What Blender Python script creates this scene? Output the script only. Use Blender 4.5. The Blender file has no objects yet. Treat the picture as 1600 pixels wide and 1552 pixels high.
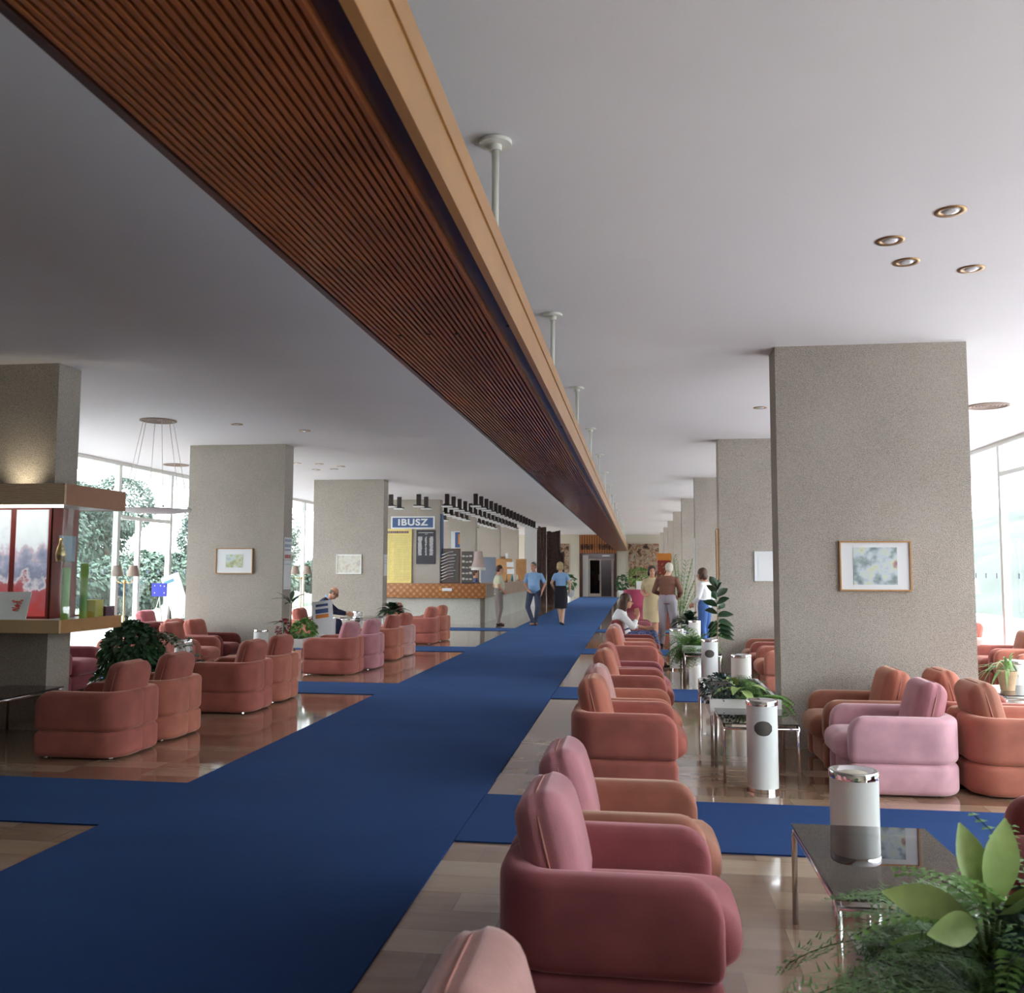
import bpy, bmesh, math, random
from math import sin, cos, pi, radians, sqrt, atan, atan2
from mathutils import Vector, Matrix, Euler, noise
random.seed(7)
S = bpy.context.scene
COL = S.collection

# ------------------------------------------------------------------ camera
F_PX = 1430.0; H = 1.55
th = atan(114.3 / F_PX); ps = atan(196.4 * cos(th) / F_PX); rho = radians(0.2)
Fv = Vector((-sin(ps) * cos(th), cos(ps) * cos(th), sin(th)))
R0 = Vector((cos(ps), sin(ps), 0)); U0 = Vector((sin(ps) * sin(th), -cos(ps) * sin(th), cos(th)))
Rv = R0 * cos(rho) + U0 * sin(rho); Uv = -R0 * sin(rho) + U0 * cos(rho)
cam = bpy.data.cameras.new('camera'); camo = bpy.data.objects.new('camera', cam); COL.objects.link(camo)
m = Matrix((Rv, Uv, -Fv)).transposed().to_4x4(); m.translation = (0, 0, H)
camo.matrix_world = m
cam.sensor_fit = 'HORIZONTAL'; cam.sensor_width = 56; cam.lens = F_PX / 1600 * 56
cam.clip_end = 300; cam.clip_start = 0.05
cam.dof.use_dof = True; cam.dof.focus_distance = 9.0; cam.dof.aperture_fstop = 9.0
S.camera = camo
# ------------------------------------------------------------------ world (overcast daylight) and exposure
W = bpy.data.worlds.new('world'); S.world = W; W.use_nodes = True
nt = W.node_tree; nt.nodes.clear()
wo = nt.nodes.new('ShaderNodeOutputWorld'); wb = nt.nodes.new('ShaderNodeBackground')
wb.inputs['Color'].default_value = (0.90, 0.94, 1.0, 1); wb.inputs['Strength'].default_value = 4.7
nt.links.new(wb.outputs[0], wo.inputs[0])
S.view_settings.view_transform = 'Standard'; S.view_settings.look = 'None'
S.view_settings.gamma = 1; S.view_settings.use_curve_mapping = False
S.view_settings.exposure = 1.62

CE = 3.57                      # ceiling height
XL, XR = -9.75, 5.65           # glazing lines
YB, YF = -2.6, 52.8            # back and far wall

# ------------------------------------------------------------------ materials
MATS = {}
def nodes(name):
    m = bpy.data.materials.new(name); m.use_nodes = True; MATS[name] = m
    t = m.node_tree; return m, t, t.nodes['Principled BSDF']
def mat(name, col, rough=0.6, metal=0, sheen=0, coat=0, bump=0, bscale=60, var=0, vscale=8, emit=0, trans=0, spec=None, sheen_tint=None):
    m, t, b = nodes(name)
    b.inputs['Base Color'].default_value = (*col, 1); b.inputs['Roughness'].default_value = rough
    b.inputs['Metallic'].default_value = metal
    if sheen:
        b.inputs['Sheen Weight'].default_value = sheen; b.inputs['Sheen Roughness'].default_value = 0.35
        b.inputs['Sheen Tint'].default_value = (*(sheen_tint or (1, .8, .75)), 1)
    if coat: b.inputs['Coat Weight'].default_value = coat; b.inputs['Coat Roughness'].default_value = .08
    if spec is not None: b.inputs['Specular IOR Level'].default_value = spec
    if emit: b.inputs['Emission Color'].default_value = (*col, 1); b.inputs['Emission Strength'].default_value = emit
    if bump or var:
        tc = t.nodes.new('ShaderNodeTexCoord'); n = t.nodes.new('ShaderNodeTexNoise'); n.inputs['Scale'].default_value = bscale
        n.inputs['Detail'].default_value = 3
        t.links.new(tc.outputs['Object'], n.inputs['Vector'])
        if bump:
            bp = t.nodes.new('ShaderNodeBump'); bp.inputs['Strength'].default_value = bump; bp.inputs['Distance'].default_value = .01
            t.links.new(n.outputs['Fac'], bp.inputs['Height']); t.links.new(bp.outputs[0], b.inputs['Normal'])
        if var:
            n2 = t.nodes.new('ShaderNodeTexNoise'); n2.inputs['Scale'].default_value = vscale; n2.inputs['Detail'].default_value = 4
            t.links.new(tc.outputs['Object'], n2.inputs['Vector'])
            cr = t.nodes.new('ShaderNodeValToRGB')
            cr.color_ramp.elements[0].position = .35; cr.color_ramp.elements[1].position = .68
            cr.color_ramp.elements[0].color = (*[c * (1 - var) for c in col], 1)
            cr.color_ramp.elements[1].color = (*[min(1, c * (1 + var)) for c in col], 1)
            t.links.new(n2.outputs['Fac'], cr.inputs[0]); t.links.new(cr.outputs[0], b.inputs['Base Color'])
    return m
def glass(name, tint=(1, 1, 1), refl=.9, ior=1.5):
    m = bpy.data.materials.new(name); m.use_nodes = True; MATS[name] = m; t = m.node_tree; t.nodes.clear()
    o = t.nodes.new('ShaderNodeOutputMaterial'); mx = t.nodes.new('ShaderNodeMixShader'); fr = t.nodes.new('ShaderNodeFresnel')
    ge = t.nodes.new('ShaderNodeNewGeometry'); mi = t.nodes.new('ShaderNodeMath'); mi.operation = 'MULTIPLY_ADD'   # same reflectance on both faces of the pane
    mi.inputs[1].default_value = 1 / ior - ior; mi.inputs[2].default_value = ior; t.links.new(ge.outputs['Backfacing'], mi.inputs[0]); t.links.new(mi.outputs[0], fr.inputs['IOR'])
    tr = t.nodes.new('ShaderNodeBsdfTransparent'); tr.inputs[0].default_value = (*tint, 1)
    gl = t.nodes.new('ShaderNodeBsdfGlossy'); gl.inputs['Roughness'].default_value = .01; gl.inputs[0].default_value = (refl, refl, refl, 1)
    t.links.new(fr.outputs[0], mx.inputs[0]); t.links.new(tr.outputs[0], mx.inputs[1]); t.links.new(gl.outputs[0], mx.inputs[2])
    t.links.new(mx.outputs[0], o.inputs[0]); return m

def velvet(name, col, tint, dark=.72):
    # pile fabric: base colour with brushed-pile patches and a sheen
    m = mat(name, col, rough=.75, sheen=.75, var=.14, vscale=5, bump=.15, bscale=220, sheen_tint=tint, spec=.2)
    return m
velvet('velvet_salmon', (.40, .125, .098), (1, .62, .52))
velvet('velvet_coral', (.47, .165, .115), (1, .68, .52))
velvet('velvet_rose', (.33, .10, .112), (1, .58, .62))
velvet('velvet_pink', (.50, .215, .245), (1, .75, .8))
velvet('velvet_tan', (.38, .155, .108), (1, .8, .62))
velvet('velvet_dark', (.17, .035, .033), (1, .5, .5))
velvet('velvet_blush', (.64, .36, .41), (1, .88, .9))
velvet('velvet_pale', (.55, .30, .275), (1, .85, .85))
mat('piping_light', (.52, .24, .20), .7)
mat('ceiling_paint', (.83, .83, .86), .9, bump=.08, bscale=160, var=.02, vscale=.4)
mat('cream_wall', (.62, .58, .48), .8, bump=.1, bscale=40)
mat('white_paint', (.80, .81, .78), .5)
mat('frame_white', (.78, .80, .76), .4)
mat('rod_white', (.82, .83, .76), .35)
mat('bin_white', (.80, .82, .80), .28)
mat('chrome', (.82, .82, .84), .08, metal=1)
mat('brass', (.75, .52, .22), .25, metal=1)
mat('brass_dark', (.38, .24, .12), .35, metal=1)
mat('black_metal', (.012, .010, .012), .4)
mat('lamp_black', (.022, .010, .011), .45)
mat('ash_hole', (.10, .09, .075), .8)
mat('sand', (.55, .50, .42), .95, bump=.4)
mat('wood_slat', (.33, .105, .03), .35, var=.15, vscale=3, coat=.3)
mat('wood_orange', (.36, .125, .036), .35, var=.15, vscale=3, coat=.3)
mat('wood_fascia', (.50, .255, .085), .35, var=.08, vscale=2, coat=.2)
mat('wood_counter', (.34, .20, .13), .4, var=.12, vscale=4)
mat('wood_dark', (.075, .028, .018), .35, var=.3, vscale=3, coat=.4)
mat('wood_cabinet', (.50, .26, .11), .4, var=.1, vscale=4)
mat('carved_wood', (.055, .026, .022), .6, var=.5, vscale=12, bump=1, bscale=18)
mat('wood_maple', (.78, .56, .30), .4)
mat('wood_honey', (.55, .27, .08), .4, var=.06)
mat('wood_tan', (.42, .20, .11), .5, var=.05)
mat('red_panel', (.32, .035, .03), .35)
mat('yellow_board', (.80, .66, .22), .6, var=.05)
mat('ink_purple', (.14, .06, .16), .7)
mat('ink_grey', (.42, .38, .26), .7)
mat('ink_white', (.75, .75, .75), .7)
mat('board_dark', (.045, .045, .055), .6)
mat('sign_blue', (.055, .11, .27), .45)
mat('sign_white', (.82, .85, .86), .45)
mat('paper', (.80, .82, .84), .7)
mat('paper_blue', (.35, .42, .55), .7)
mat('poster_red', (.45, .10, .09), .7)
mat('flag_blue', (.03, .04, .42), .6)
mat('star_white', (.7, .7, .9), .6)
mat('orange_paint', (.75, .28, .05), .5)
mat('soil', (.035, .022, .015), .95, bump=.6)
mat('terracotta', (.62, .42, .26), .7, var=.15, vscale=10)
mat('stem_green', (.10, .16, .05), .6)
mat('stem_brown', (.35, .24, .16), .7)
mat('leaf_fern', (.12, .27, .075), .5, var=.35, vscale=9)
mat('leaf_fern_light', (.16, .34, .07), .5, var=.3, vscale=9)
mat('leaf_ivy', (.05, .13, .055), .35, var=.4, vscale=14)
mat('leaf_dark', (.02, .055, .022), .3, var=.35, vscale=9)
mat('leaf_blue', (.03, .065, .06), .35, var=.4, vscale=20)
mat('leaf_pale', (.42, .58, .20), .4, var=.15, vscale=12)
mat('leaf_spider', (.35, .55, .22), .45, var=.25, vscale=6)
mat('leaf_red', (.28, .05, .05), .4, var=.4, vscale=12)
mat('leaf_yellow', (.70, .62, .30), .45)
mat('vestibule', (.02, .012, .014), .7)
mat('shade_pink', (.55, .42, .38), .8, var=.05)
mat('shade_brown', (.33, .25, .21), .8)
mat('shade_white', (.8, .76, .72), .8)
mat('skin', (.58, .29, .19), .5, spec=.3)
mat('skin_pale', (.66, .40, .28), .5, spec=.3)
mat('hair_dark', (.035, .016, .012), .5)
mat('hair_brown', (.07, .028, .016), .5)
mat('hair_blond', (.48, .34, .16), .55)
mat('hair_grey', (.16, .13, .11), .6)
mat('hair_white', (.68, .62, .52), .6)
mat('cloth_cream', (.62, .60, .44), .85)
mat('cloth_blue', (.28, .46, .74), .85)
mat('cloth_navy', (.015, .018, .055), .85)
mat('cloth_black', (.012, .010, .016), .85)
mat('cloth_grey', (.21, .17, .16), .85)
mat('cloth_slate', (.055, .065, .11), .85)
mat('cloth_brown', (.22, .095, .065), .85)
mat('cloth_lilac', (.42, .38, .42), .85)
mat('cloth_beige', (.52, .42, .25), .85)
mat('cloth_white', (.80, .79, .80), .85)
mat('cloth_denim', (.05, .12, .33), .85, var=.1)
mat('cloth_aqua', (.20, .62, .80), .85)
mat('cloth_print', (.07, .09, .20), .85, var=.9, vscale=40)
mat('shoe_dark', (.02, .012, .01), .4)
mat('shoe_tan', (.22, .11, .07), .5)
mat('eye_dark', (.02, .015, .012), .3)
mat('lip', (.42, .14, .11), .5)
mat('book_teal', (.10, .30, .38), .5)
mat('tube_green', (.30, .55, .08), .3)
mat('box_yellow', (.70, .62, .06), .5)
mat('box_plum', (.22, .08, .12), .5)
mat('box_orange', (.75, .26, .04), .5)
mat('motif_red', (.75, .10, .06), .6)
mat('grey_rack', (.10, .085, .08), .5)
mat('cards', (.62, .60, .54), .6)
mat('cerise', (.42, .06, .13), .8)
mat('hill_grass', (.040, .058, .047), .9, var=.35, vscale=.25)
mat('grass', (.11, .15, .10), .9, var=.25, vscale=.6)
mat('pave_bounce', (.66, .64, .66), .9)
mat('tree_leaf', (.070, .108, .084), .7, var=.45, vscale=1.3)
mat('tree_leaf_light', (.085, .135, .10), .7, var=.4, vscale=1.3)
mat('tree_trunk', (.12, .08, .05), .9)
mat('render_wall', (.70, .70, .68), .9)
mat('roof_grey', (.12, .14, .20), .8)
mat('door_light', (.62, .62, .60), .5)
mat('door_frame', (.36, .30, .27), .4)
glass('window_glass', (.97, .99, .98), .8)
glass('clear_glass', (.96, .98, .98), .8)
glass('smoked_glass', (.30, .27, .28), 1.0, 1.7)
glass('dark_glass', (.10, .06, .07), .6)

# lens of the recessed spots
mat('lens', (.78, .80, .84), .15, coat=1)
# case lamp (gives off light)
mat('tube_light', (1, .96, .88), .5, emit=2.5)

def ramp(t, fac, stops, interp='LINEAR'):
    cr = t.nodes.new('ShaderNodeValToRGB'); cr.color_ramp.interpolation = interp
    e = cr.color_ramp.elements
    e[0].position, e[0].color = stops[0][0], (*stops[0][1], 1)
    e[1].position, e[1].color = stops[-1][0], (*stops[-1][1], 1)
    for p, c in stops[1:-1]:
        k = e.new(p); k.color = (*c, 1)
    t.links.new(fac, cr.inputs[0]); return cr.outputs[0]

def m_concrete(name, a, b2):
    m, t, b = nodes(name); L = t.links
    tc = t.nodes.new('ShaderNodeTexCoord')
    v = t.nodes.new('ShaderNodeTexVoronoi'); v.inputs['Scale'].default_value = 105; v.distance = 'EUCLIDEAN'
    n = t.nodes.new('ShaderNodeTexNoise'); n.inputs['Scale'].default_value = 130; n.inputs['Detail'].default_value = 2
    n3 = t.nodes.new('ShaderNodeTexNoise'); n3.inputs['Scale'].default_value = 1.3
    for q in (v, n, n3): L.new(tc.outputs['Object'], q.inputs['Vector'])
    ad = t.nodes.new('ShaderNodeMath'); ad.operation = 'MULTIPLY_ADD'; ad.inputs[1].default_value = .28
    L.new(v.outputs['Color'], ad.inputs[0]); L.new(n.outputs['Fac'], ad.inputs[2])
    ad2 = t.nodes.new('ShaderNodeMath'); ad2.operation = 'MULTIPLY_ADD'; ad2.inputs[1].default_value = .25
    L.new(n3.outputs['Fac'], ad2.inputs[0]); L.new(ad.outputs[0], ad2.inputs[2])
    c = ramp(t, ad2.outputs[0], [(.44, [x * .55 for x in a]), (.60, a), (.84, b2), (.98, [min(1, x * 1.15) for x in b2])])
    L.new(c, b.inputs['Base Color']); b.inputs['Roughness'].default_value = .95; b.inputs['Specular IOR Level'].default_value = .2
    bp = t.nodes.new('ShaderNodeBump'); bp.inputs['Strength'].default_value = .7; bp.inputs['Distance'].default_value = .012
    L.new(ad.outputs[0], bp.inputs['Height']); L.new(bp.outputs[0], b.inputs['Normal'])
m_concrete('concrete', (.385, .345, .30), (.50, .455, .40))
m_concrete('concrete_light', (.42, .41, .37), (.56, .55, .50))

def m_floor():
    m, t, b = nodes('floor_stone'); L = t.links
    tc = t.nodes.new('ShaderNodeTexCoord'); mp = t.nodes.new('ShaderNodeMapping')
    L.new(tc.outputs['Object'], mp.inputs[0])
    br = t.nodes.new('ShaderNodeTexBrick'); L.new(mp.outputs[0], br.inputs['Vector'])
    br.inputs['Scale'].default_value = 1; br.inputs['Brick Width'].default_value = .62; br.inputs['Row Height'].default_value = .235
    br.inputs['Mortar Size'].default_value = .0022; br.inputs['Mortar Smooth'].default_value = .2; br.offset = .37; br.offset_frequency = 3
    br.inputs['Color1'].default_value = (0, 0, 0, 1); br.inputs['Color2'].default_value = (1, 1, 1, 1); br.inputs['Mortar'].default_value = (.0, .0, .0, 1)
    n = t.nodes.new('ShaderNodeTexNoise'); n.inputs['Scale'].default_value = 3; n.inputs['Detail'].default_value = 6
    mp2 = t.nodes.new('ShaderNodeMapping'); mp2.inputs['Scale'].default_value = (1, 5, 1)
    L.new(tc.outputs['Object'], mp2.inputs[0]); L.new(mp2.outputs[0], n.inputs['Vector'])
    mx = t.nodes.new('ShaderNodeMix'); mx.data_type = 'FLOAT'; mx.inputs[0].default_value = .35
    L.new(br.outputs['Color'], mx.inputs[2]); L.new(n.outputs['Fac'], mx.inputs[3])
    c = ramp(t, mx.outputs[0], [(.12, (.23, .135, .085)), (.4, (.32, .205, .135)), (.62, (.41, .285, .19)), (.85, (.50, .385, .275))])
    m2 = t.nodes.new('ShaderNodeMix'); m2.data_type = 'RGBA'; L.new(br.outputs['Fac'], m2.inputs[0])
    L.new(c, m2.inputs[6]); m2.inputs[7].default_value = (.24, .17, .12, 1)
    L.new(m2.outputs[2], b.inputs['Base Color'])
    b.inputs['Roughness'].default_value = .09; b.inputs['Coat Weight'].default_value = .6; b.inputs['Coat Roughness'].default_value = .05
m_floor()
def m_carpet():
    m, t, b = nodes('carpet_blue'); L = t.links
    tc = t.nodes.new('ShaderNodeTexCoord')
    n = t.nodes.new('ShaderNodeTexNoise'); n.inputs['Scale'].default_value = 260; L.new(tc.outputs['Object'], n.inputs['Vector'])
    n2 = t.nodes.new('ShaderNodeTexNoise'); n2.inputs['Scale'].default_value = .9; n2.inputs['Detail'].default_value = 5
    mp = t.nodes.new('ShaderNodeMapping'); mp.inputs['Scale'].default_value = (.6, 1.6, 1); L.new(tc.outputs['Object'], mp.inputs[0]); L.new(mp.outputs[0], n2.inputs['Vector'])
    c = ramp(t, n2.outputs['Fac'], [(.3, (.009, .032, .130)), (.7, (.013, .044, .165))])
    mx = t.nodes.new('ShaderNodeMix'); mx.data_type = 'RGBA'; mx.blend_type = 'MULTIPLY'; mx.inputs[0].default_value = .25
    L.new(c, mx.inputs[6]); L.new(n.outputs['Color'], mx.inputs[7]); L.new(mx.outputs[2], b.inputs['Base Color'])
    b.inputs['Roughness'].default_value = .95; b.inputs['Specular IOR Level'].default_value = .12
    b.inputs['Sheen Weight'].default_value = .12; b.inputs['Sheen Tint'].default_value = (.25, .5, 1, 1)
    bp = t.nodes.new('ShaderNodeBump'); bp.inputs['Strength'].default_value = .4; bp.inputs['Distance'].default_value = .004
    L.new(n.outputs['Fac'], bp.inputs['Height']); L.new(bp.outputs[0], b.inputs['Normal'])
m_carpet()
def m_burl():
    m, t, b = nodes('wood_burl'); L = t.links
    tc = t.nodes.new('ShaderNodeTexCoord'); w = t.nodes.new('ShaderNodeTexWave'); w.wave_type = 'RINGS'
    mp = t.nodes.new('ShaderNodeMapping'); mp.inputs['Scale'].default_value = (2, 2, 14); L.new(tc.outputs['Object'], mp.inputs[0])
    w.inputs['Scale'].default_value = 2.2; w.inputs['Distortion'].default_value = 9; w.inputs['Detail'].default_value = 2
    L.new(mp.outputs[0], w.inputs['Vector'])
    c = ramp(t, w.outputs['Fac'], [(.0, (.52, .33, .17)), (.4, (.74, .55, .35)), (1, (.80, .64, .45))])
    L.new(c, b.inputs['Base Color']); b.inputs['Roughness'].default_value = .45
m_burl()
def m_slats():
    # vertical board cladding by the door
    m, t, b = nodes('slat_wood'); L = t.links
    tc = t.nodes.new('ShaderNodeTexCoord'); w = t.nodes.new('ShaderNodeTexWave'); w.bands_direction = 'X'
    w.inputs['Scale'].default_value = 2.2; w.inputs['Distortion'].default_value = .3
    L.new(tc.outputs['Object'], w.inputs['Vector'])
    c = ramp(t, w.outputs['Fac'], [(.0, (.10, .03, .012)), (.35, (.34, .12, .035)), (1, (.45, .17, .05))])
    L.new(c, b.inputs['Base Color']); b.inputs['Roughness'].default_value = .4
m_slats()
def m_art(name, kind):
    m, t, b = nodes(name); L = t.links
    tc = t.nodes.new('ShaderNodeTexCoord'); n = t.nodes.new('ShaderNodeTexNoise'); n.inputs['Scale'].default_value = {'park': 9, 'field': 8, 'pale': 7, 'tap': 3.0, 'photo': 6}[kind]
    n.inputs['Detail'].default_value = 5
    L.new(tc.outputs['Object'], n.inputs['Vector'])
    if kind == 'photo':     # painted glowing reflection of outdoors: bright sky, lilac bushes, red foot
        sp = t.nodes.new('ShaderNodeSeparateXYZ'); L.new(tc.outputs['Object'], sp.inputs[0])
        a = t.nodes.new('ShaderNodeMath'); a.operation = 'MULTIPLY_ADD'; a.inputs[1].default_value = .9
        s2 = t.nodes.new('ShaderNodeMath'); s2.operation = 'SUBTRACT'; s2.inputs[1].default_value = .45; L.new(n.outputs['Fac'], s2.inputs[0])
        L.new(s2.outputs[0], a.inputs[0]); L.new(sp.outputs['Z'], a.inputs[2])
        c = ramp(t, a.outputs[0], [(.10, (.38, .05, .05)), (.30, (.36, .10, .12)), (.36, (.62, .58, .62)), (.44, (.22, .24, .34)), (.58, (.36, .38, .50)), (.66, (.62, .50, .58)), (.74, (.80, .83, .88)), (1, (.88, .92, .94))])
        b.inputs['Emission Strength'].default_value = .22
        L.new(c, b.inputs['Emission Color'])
    else:
        st = {'park': [(.3, (.12, .17, .22)), (.42, (.34, .42, .42)), (.52, (.60, .68, .74)), (.62, (.66, .72, .52)), (.72, (.40, .22, .24))],
              'field': [(.3, (.35, .42, .42)), (.45, (.62, .70, .70)), (.55, (.52, .56, .30)), (.7, (.20, .26, .26))],
              'pale': [(.3, (.55, .50, .38)), (.5, (.70, .70, .62)), (.65, (.55, .45, .40)), (.75, (.60, .60, .68))],
              'tap': [(.32, (.05, .035, .03)), (.42, (.24, .13, .08)), (.5, (.50, .42, .30)), (.56, (.30, .10, .05)), (.64, (.55, .50, .40)), (.72, (.15, .16, .13))]}[kind]
        c = ramp(t, n.outputs['Fac'], st)
    L.new(c, b.inputs['Base Color']); b.inputs['Roughness'].default_value = .8
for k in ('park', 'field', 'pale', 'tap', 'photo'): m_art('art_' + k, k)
def m_leather_counter():
    m, t, b = nodes('counter_studs'); L = t.links
    tc = t.nodes.new('ShaderNodeTexCoord'); v = t.nodes.new('ShaderNodeTexVoronoi'); v.inputs['Scale'].default_value = 7.5; v.inputs['Randomness'].default_value = 0
    mp = t.nodes.new('ShaderNodeMapping'); mp.inputs['Rotation'].default_value = (0, radians(45), 0); L.new(tc.outputs['Object'], mp.inputs[0])
    L.new(mp.outputs[0], v.inputs['Vector'])
    c = ramp(t, v.outputs['Distance'], [(.05, (.60, .34, .16)), (.3, (.42, .17, .055)), (.6, (.30, .11, .035))])
    L.new(c, b.inputs['Base Color']); b.inputs['Roughness'].default_value = .4
    bp = t.nodes.new('ShaderNodeBump'); bp.inputs['Strength'].default_value = .5; bp.inputs['Distance'].default_value = .02; bp.invert = True
    L.new(v.outputs['Distance'], bp.inputs['Height']); L.new(bp.outputs[0], b.inputs['Normal'])
m_leather_counter()

# ------------------------------------------------------------------ object helpers
def M(n): return MATS[n]
def link(name, me, mt=None, parent=None, loc=(0, 0, 0), rot=(0, 0, 0)):
    o = bpy.data.objects.new(name, me); COL.objects.link(o)
    if me is not None and mt is not None:
        if not me.materials: me.materials.append(M(mt))
    o.location = loc; o.rotation_euler = rot
    if parent: o.parent = parent
    return o
def fin(name, bm, mt, parent=None, smooth=False, loc=(0, 0, 0), rot=(0, 0, 0)):
    me = bpy.data.meshes.new(name); bmesh.ops.recalc_face_normals(bm, faces=bm.faces) if not smooth == 'raw' else None
    bm.to_mesh(me); bm.free()
    if smooth: me.polygons.foreach_set('use_smooth', [True] * len(me.polygons))
    if smooth == 'auto':
        me.set_sharp_from_angle(angle=radians(38))
    me.update()
    return link(name, me, mt, parent, loc, rot)
def tag(o, label, cat, group=None, kind=None):
    o['label'] = label; o['category'] = cat
    if group: o['group'] = group
    if kind: o['kind'] = kind
    return o
def thing(name, label, cat, loc=(0, 0, 0), rz=0, group=None):
    return tag(link(name, None, None, None, loc, (0, 0, rz)), label, cat, group)
def struct(o): o['kind'] = 'structure'; return o
def box(bm, x0, x1, y0, y1, z0, z1):
    v = [bm.verts.new(p) for p in ((x0, y0, z0), (x1, y0, z0), (x1, y1, z0), (x0, y1, z0), (x0, y0, z1), (x1, y0, z1), (x1, y1, z1), (x0, y1, z1))]
    for f in ((3, 2, 1, 0), (4, 5, 6, 7), (0, 1, 5, 4), (1, 2, 6, 5), (2, 3, 7, 6), (3, 0, 4, 7)): bm.faces.new([v[i] for i in f])
    return v
def bevel(bm, w, seg=2):
    bmesh.ops.bevel(bm, geom=list(bm.edges), offset=w, segments=seg, affect='EDGES', profile=.5)
def bx(name, b, mt, parent=None, bev=0, seg=2):
    bm = bmesh.new(); box(bm, *b)
    if bev: bevel(bm, bev, seg)
    return fin(name, bm, mt, parent, 'auto' if bev else False)
def lathe(bm, prof, n=24, c=(0, 0, 0), cap=True):
    rings = []
    for r, z in prof:
        rings.append([bm.verts.new((c[0] + r * cos(2 * pi * k / n), c[1] + r * sin(2 * pi * k / n), c[2] + z)) for k in range(n)])
    for a, b in zip(rings, rings[1:]):
        for k in range(n): bm.faces.new((a[k], a[(k + 1) % n], b[(k + 1) % n], b[k]))
    if cap:
        bm.faces.new(list(reversed(rings[0]))); bm.faces.new(rings[-1])
def tube(bm, pts, r, n=8, cap=True):
    pts = [Vector(p) for p in pts]; rs = r if isinstance(r, (list, tuple)) else [r] * len(pts)
    rings = []; up = Vector((0, 0, 1))
    for i, p in enumerate(pts):
        d = (pts[min(i + 1, len(pts) - 1)] - pts[max(i - 1, 0)]).normalized()
        a = d.cross(up)
        if a.length < 1e-3: a = d.cross(Vector((1, 0, 0)))
        a.normalize(); b = d.cross(a)
        rings.append([bm.verts.new(p + (a * cos(2 * pi * k / n) + b * sin(2 * pi * k / n)) * rs[i]) for k in range(n)])
    for A, B in zip(rings, rings[1:]):
        for k in range(n): bm.faces.new((A[k], A[(k + 1) % n], B[(k + 1) % n], B[k]))
    if cap: bm.faces.new(list(reversed(rings[0]))); bm.faces.new(rings[-1])
def ball(bm, c, r, seg=12, ring=8):
    if not isinstance(r, (tuple, list)): r = (r, r, r)
    mt = Matrix.Translation(c) @ Matrix.Diagonal((*r, 1))
    bmesh.ops.create_uvsphere(bm, u_segments=seg, v_segments=ring, radius=1, matrix=mt)
def rbox(sx, sy, sz, r, n=8, bulge=(0, 0, 0)):
    """soft rounded box centred on the origin (half sizes)"""
    bm = bmesh.new(); bmesh.ops.create_cube(bm, size=2)
    bmesh.ops.subdivide_edges(bm, edges=list(bm.edges), cuts=n, use_grid_fill=True)
    for v in bm.verts:
        u = Vector(v.co)
        # spread the samples towards the edges
        w = Vector([math.copysign(abs(c) ** .8, c) for c in u])
        p = Vector((w.x * sx, w.y * sy, w.z * sz))
        q = Vector([max(-s + r, min(s - r, c)) for s, c in zip((sx, sy, sz), p)])
        d = p - q
        if d.length > 1e-6: p = q + d.normalized() * r
        p.x += math.copysign(bulge[0] * (1 - w.y ** 2) * (1 - w.z ** 2), w.x) * (abs(w.x) > .6)
        p.y += math.copysign(bulge[1] * (1 - w.x ** 2) * (1 - w.z ** 2), w.y) * (abs(w.y) > .6)
        p.z += math.copysign(bulge[2] * (1 - w.x ** 2) * (1 - w.y ** 2), w.z) * (abs(w.z) > .6)
        v.co = p
    return bm
def merge(bm, other, mtx=None):
    me = bpy.data.meshes.new('tmp'); other.to_mesh(me); other.free()
    if mtx: me.transform(mtx)
    bm.from_mesh(me); bpy.data.meshes.remove(me)
def text(name, s, mt, parent=None, size=.2, loc=(0, 0, 0), rot=(pi / 2, 0, 0), ext=.004, bold=0, sx=1, space=1):
    cu = bpy.data.curves.new(name, 'FONT'); cu.body = s; cu.size = size; cu.extrude = ext; cu.offset = bold; cu.align_x = 'CENTER'; cu.align_y = 'CENTER'; cu.space_character = space
    t = bpy.data.objects.new('t', cu); COL.objects.link(t); bpy.context.view_layer.update()
    me = bpy.data.meshes.new_from_object(t.evaluated_get(bpy.context.evaluated_depsgraph_get())); bpy.data.objects.remove(t)
    me.name = name
    me.materials.clear()
    o = link(name, me, mt, parent, loc, rot); o.scale = (sx, 1, 1); return o
def dup(root, loc, rz, label=None, group=None, mats=None):
    r = root.copy(); COL.objects.link(r); r.location = loc; r.rotation_euler = (0, 0, rz)
    if label: r['label'] = label
    if group: r['group'] = group
    for ch in list(root.children):
        c = ch.copy(); COL.objects.link(c); c.parent = r
        for g in ch.children:
            d = g.copy(); COL.objects.link(d); d.parent = c
            if mats and d.name.split('.')[0] in mats: setm(d, mats[d.name.split('.')[0]])
        if mats and c.name.split('.')[0] in mats: setm(c, mats[c.name.split('.')[0]])
    return r
def setm(o, name):
    o.material_slots[0].link = 'OBJECT'; o.material_slots[0].material = M(name)

# ================================================================== THE SETTING
bm = bmesh.new(); box(bm, XL - .4, XR + .4, YB, YF, -.25, 0); struct(fin('floor', bm, 'floor_stone'))
bm = bmesh.new(); box(bm, XL - 1.6, XR + 1.6, YB - .3, YF + .3, CE, CE + .3); struct(fin('ceiling', bm, 'ceiling_paint'))
struct(bx('wall_back', (XL - .3, XR + .3, YB - .3, YB, 0, CE), 'cream_wall'))
# far wall with the door opening
DX0, DX1, DZ = -3.3, -1.18, 2.5
bm = bmesh.new()
box(bm, XL - .3, DX0, YF, YF + .3, 0, CE); box(bm, DX1, XR + .3, YF, YF + .3, 0, CE); box(bm, DX0, DX1, YF, YF + .3, DZ, CE)
struct(fin('wall_far', bm, 'cream_wall'))
struct(bx('wall_left', (XL - .3, XL, YB, 10.1, 0, CE), 'cream_wall'))
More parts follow.
